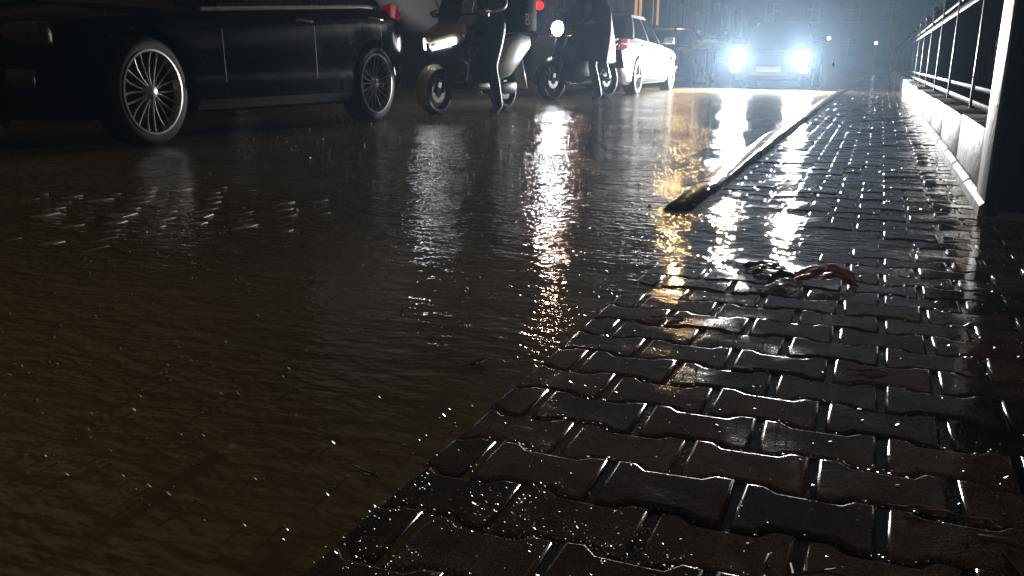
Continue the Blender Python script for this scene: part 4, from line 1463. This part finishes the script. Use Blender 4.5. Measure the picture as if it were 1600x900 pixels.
def gz(x, y):
    return max(0.0, pz(x, y)) + 0.001
crumple('plastic_bag', 'crumpled wet red plastic bag arched on the pavers', 'plastic bag', (-0.075, 2.33, gz(-0.07, 2.3)), 0.150, 0.13, 0.012, 0.026, M_RED, 3.1, 0.12, 18)
crumple('wrapper', 'scrap of wet dark blue wrapper beside the red bag', 'wrapper', (-0.235, 2.42, gz(-0.23, 2.4)), 0.11, 0.12, 0.009, 0.006, M_BLUE, 8.4, 0.5, 18)
crumple('paper_scrap', 'crumpled white paper scrap in front of the red bag', 'paper scrap', (-0.168, 2.235, gz(-0.168, 2.24)), 0.065, 0.08, 0.008, 0.010, M_PAPER, 5.7, -0.3, 16)

def twig(label, pts, r0, r1, twigs=()):
    root = tag(empty('twig', pts[0]), label, 'twig', 'twigs on the pavers')
    o = Vector(pts[0])
    n = len(pts)
    MB().tube([Vector(p) - o for p in pts], [lerp(r0, r1, i / (n - 1)) for i in range(n)], 6).build('stem', M_TWIG, root)
    for q in twigs:
        MB().tube([Vector(p) - o for p in q], [r1 * 1.2, r1], 5).build('side_shoot', M_TWIG, root)
    return root
def tp(x, y, dz=0.004):
    return (x, y, gz(x, y) + dz)
twig('forked twig lying across the pavers near the bottom edge', [tp(-0.062, 0.835), tp(-0.048, 0.862), tp(-0.028, 0.885, 0.010), tp(0.000, 0.90, 0.012), tp(0.035, 0.912)], 0.0034, 0.0014,
     ([tp(-0.030, 0.884, 0.010), tp(-0.035, 0.915)], [tp(-0.048, 0.862), tp(-0.070, 0.878)], [tp(0.0, 0.90, 0.012), tp(0.012, 0.922)]))
twig('thin pale stalk pointing out of the picture at the bottom', [tp(-0.020, 0.755), tp(-0.024, 0.79), tp(-0.026, 0.825, 0.012), tp(-0.016, 0.845, 0.016)], 0.0026, 0.0018, ([tp(-0.024, 0.80), tp(-0.010, 0.786)],))
twig('bent curved twig on the pavers left of the forked twig', [tp(-0.060, 0.925), tp(-0.062, 0.895, 0.008), tp(-0.054, 0.872), tp(-0.036, 0.862)], 0.0018, 0.0012)
twig('long pale twig lying on the dark pavers at the right edge', [tp(0.165, 1.055), tp(0.190, 1.048, 0.010), tp(0.225, 1.042), tp(0.262, 1.030)], 0.0045, 0.002)
def leaf(label, x, y, ln, wd, rz, seed, m=M_LEAF):
    vs, fs = [], []
    n = 7
    for i in range(n + 1):
        u = i / n
        w = wd * math.sin(PI * min(1, u * 1.05 + 0.02)) ** 0.8 * (1 - 0.35 * u)
        bend = 0.003 * math.sin(u * PI) + 0.004 * noise.noise(Vector((u * 3, seed, 0)))
        for s in (-1, 0, 1):
            vs.append((u * ln, s * w, 0.001 + bend + abs(s) * 0.0025))
    for i in range(n):
        for s in range(2):
            a = i * 3 + s
            fs.append((a, a + 1, a + 4, a + 3))
    root = tag(empty('leaf', (x, y, gz(x, y) + 0.001), rz), label, 'leaf', 'wet leaves')
    g = MB().add(vs, fs).add([(a, b, c - 0.0008) for a, b, c in vs], [tuple(reversed(f)) for f in fs])
    g.build('blade', m, root, True, 60)
    MB().tube([(-0.02, 0, 0.004), (0, 0, 0.004), (ln * 0.9, 0, 0.006)], [0.0012, 0.0012, 0.0006], 5).build('stalk', M_TWIG, root)
leaf('brown curled leaf right of the long joint line', 0.085, 1.10, 0.060, 0.012, 0.1, 1)
leaf('small brown leaf above the long pale twig', 0.155, 1.10, 0.040, 0.009, -0.2, 2)
leaf('narrow yellowish leaf at the far right of the dark pavers', 0.20, 0.985, 0.045, 0.008, 1.9, 3)
leaf('brown leaf beside the forked twig', 0.010, 0.86, 0.05, 0.016, -0.5, 4)
leaf('orange brown leaf caught between pavers by the waterline', -0.40, 1.83, 0.055, 0.016, 0.3, 5)
leaf('dark leaf stuck on the paver below the red bag', 0.02, 1.62, 0.05, 0.012, 0.2, 6)
leaf('dead leaf floating on the brown water left of the pavers', -0.655, 1.39, 0.05, 0.015, 1.2, 7)
leaf('curled yellow leaf floating at the pavement edge', -0.605, 0.935, 0.032, 0.010, -0.3, 8)

# bubble on the water
bb = MB().lathe([(0.0155 * math.sin(t), 0.0135 * math.cos(t)) for t in [0.02 + i * 0.2 for i in range(8)]], 24, 'z').build('bubble', mat('bubble film', (0.9, 0.9, 0.9), 0.03, var=0.02, trans=1.0), None, True, 80)
bb.data.materials[0].node_tree.nodes['Principled BSDF'].inputs['IOR'].default_value = 1.12
bb.location = (-0.835, 0.955, 0.0)
tag(bb, 'round air bubble floating on the brown water at lower left', 'bubble')

# uncountable scraps: floating on the flood and washed over the pavers
def scraps(name, label, cat, pts, m):
    g = MB()
    for (x, y, z, s) in pts:
        if random.random() < 0.6:                       # a flat tilted flake
            n = random.choice((3, 4, 5))
            t0 = random.random() * 6.28
            tx, ty = random.uniform(-0.45, 0.45), random.uniform(-0.25, 0.6)
            if random.random() < 0.5:                   # flakes tilted on purpose to glint headlight light at the camera
                hv = (Vector((-2.2, 20, 0.7)) - Vector((x, y, z))).normalized() + (Vector((0, 0, CAM_H)) - Vector((x, y, z))).normalized()
                tx = max(-0.8, min(0.8, hv.x / hv.z)) + random.gauss(0, 0.07)
                ty = max(-0.8, min(0.8, hv.y / hv.z)) + random.gauss(0, 0.07)
            top = [(s * random.uniform(0.7, 1.3) * math.cos(t0 + 2 * PI * k / n), s * random.uniform(0.5, 1.0) * math.sin(t0 + 2 * PI * k / n)) for k in range(n)]
            g.loft([[(x + a, y + b, z - 0.001) for a, b in top], [(x + a, y + b, z + s * 0.45 - a * tx - b * ty) for a, b in top]])
            continue
        st = random.uniform(0.35, 1.0)
        an = random.random() * PI
        h = s * random.uniform(0.3, 0.9)
        rings = []
        jit = [random.uniform(0.75, 1.25) for k in range(6)]
        for rr, zz in ((1.0, -0.002), (0.85, h * 0.55), (0.4, h * 0.95)):
            ring = []
            for k in range(6):
                t = 2 * PI * k / 6
                a, b = s * rr * jit[k] * math.cos(t), s * rr * st * jit[k] * math.sin(t)
                ring.append((x + a * math.cos(an) - b * math.sin(an), y + a * math.sin(an) + b * math.cos(an), z + zz))
            rings.append(ring)
        g.loft(rings)
    return tag(g.build(name, m, None, True, 35), label, cat, kind='stuff')
pts = []
for i in range(1100):
    y = 0.75 + 7.5 * random.random() ** 1.7
    x = random.uniform(-0.62 * y - 1.0, -0.60)
    cl = noise.noise(Vector((x * 1.3, y * 1.1, 4.2)))
    if cl < -0.02 and random.random() < 0.75:
        continue
    pts.append((x, y, 0.0, random.uniform(0.0008, 0.0030) * (1 + 0.40 * y)))
for i in range(260):
    y = 0.75 + 2.6 * random.random()
    x = EDGE - 0.012 - abs(random.gauss(0, 0.05))
    if noise.noise(Vector((y * 4.0, 8.1, 0))) > -0.1:
        pts.append((x, y, 0.0, random.uniform(0.0010, 0.0034)))
scraps('floating_scraps', 'tiny pale scraps drifting on the brown flood water, some tilted to glint', 'debris', pts, M_SPECK)
pts = []
for i in range(3600):
    y = 0.68 + 4.5 * random.random() ** 1.9
    x = random.uniform(EDGE, 0.75)
    if pz(x, y) < 0.001:
        continue
    cl = noise.noise(Vector((x * 5, y * 5, 1.2)))
    if cl < 0 and random.random() < 0.6:
        continue
    pts.append((x, y, pz(x, y) + 0.0005, random.choice((0.0005, 0.0007, 0.0009, 0.0011, 0.0015, 0.0022)) * random.uniform(0.8, 1.3) * (1 + 0.25 * y)))
for i in range(2600):                                   # extra grit clustered on the near pavers for sparkle
    x, y = random.gauss(-0.34, 0.13), 0.72 + abs(random.gauss(0.12, 0.16))
    if EDGE + 0.004 < x < 0.2 and pz(x, y) > 0.001 and noise.noise(Vector((x * 16, y * 16, 7.7))) > -0.12:
        pts.append((x, y, pz(x, y) + 0.0004, random.choice((0.0005, 0.0006, 0.0007, 0.0009, 0.0013))))
for i in range(2200):                                   # grit along the joints, added for more glint
    r_ = random.randrange(-1, 15)
    x = random.uniform(EDGE, 0.35)
    ph = ((x - PX0) / PP - 0.5 - (0.5 if r_ % 2 else 0)) % 1.0
    y = PY0 + PQ * (r_ + 0.5) + WA * wave(ph if ph < 0.5 else ph - 1) + random.gauss(0, 0.0035)
    if noise.noise(Vector((x * 7, y * 7, 2.9))) > 0.0:
        pts.append((x, y, pz(x, y) - 0.001, random.choice((0.0006, 0.0008, 0.0011, 0.0016)) * (1 + 0.15 * y)))
scraps('pavement_grit', 'fine wet grit and plant bits over the pavers, many placed to sparkle', 'debris', pts, M_SPECK)
# grit collected in the joints along the near edge
g = MB()
for i in range(70):
    y = 1.5 + 9 * random.random() ** 1.5
    x = random.uniform(-0.42 * y - 0.9, -0.75)
    h = random.uniform(0.006, 0.022)
    n = random.choice((3, 4, 5))
    g.tube([(x, y, 0), (x + random.gauss(0, 0.001), y, h * 0.6), (x + random.gauss(0, 0.002), y, h)], [0.0035, 0.0012, 0.0016], 6)
    for k in range(n):
        t = 2 * PI * k / n + random.random()
        rr = random.uniform(0.006, 0.014)
        px, py = x + rr * math.cos(t), y + rr * math.sin(t)
        g.tube([(px, py, 0), (px + 0.003 * math.cos(t), py + 0.003 * math.sin(t), random.uniform(0.004, 0.010))], [0.0016, 0.0009], 5)
tag(g.build('rain_splash', M_DROP, None, True, 60), 'small splashes where raindrops hit the flood water', 'splash', kind='stuff')

g = MB()
rr = random.Random(11)
for i in range(2600):
    y = 1.2 + 20 * rr.random() ** 1.3
    x = rr.uniform(-0.75 * y - 0.6, 0.38 if y > 3.4 else 0.4)
    z = 0.05 + 2.2 * rr.random()
    r0 = rr.uniform(0.0009, 0.0016)
    rings = [[(x + r0 * q * math.cos(k * PI / 2.5), y + r0 * q * math.sin(k * PI / 2.5), z + r0 * dz) for k in range(5)] for q, dz in ((0.6, -1.0), (1.0, 0.0), (0.75, 1.2), (0.25, 3.0))]
    g.loft(rings)
tag(g.build('rain', M_DROP, None, True, 80), 'falling raindrops over the flooded street', 'rain', kind='stuff')

# ------------------------------------------------------------------ rain haze
hz = MB().box((0, (EXT[2] + EXT[3]) / 2, 4.0), (EXT[1] - EXT[0] + 4, EXT[3] - EXT[2] + 4, 10.4))
ho = hz.build('haze', [], None, False)
hm = bpy.data.materials.new('rain haze')
hm.use_nodes = True
hm.node_tree.nodes.clear()
pv = hm.node_tree.nodes.new('ShaderNodeVolumePrincipled')
pv.inputs['Color'].default_value = (0.50, 0.73, 1.0, 1)
pv.inputs['Density'].default_value = HAZE
pv.inputs['Anisotropy'].default_value = 0.62
mo = hm.node_tree.nodes.new('ShaderNodeOutputMaterial')
hm.node_tree.links.new(pv.outputs['Volume'], mo.inputs['Volume'])
ho.data.materials.append(hm)
tag(ho, 'thin rain haze filling the street air', 'haze', kind='stuff')
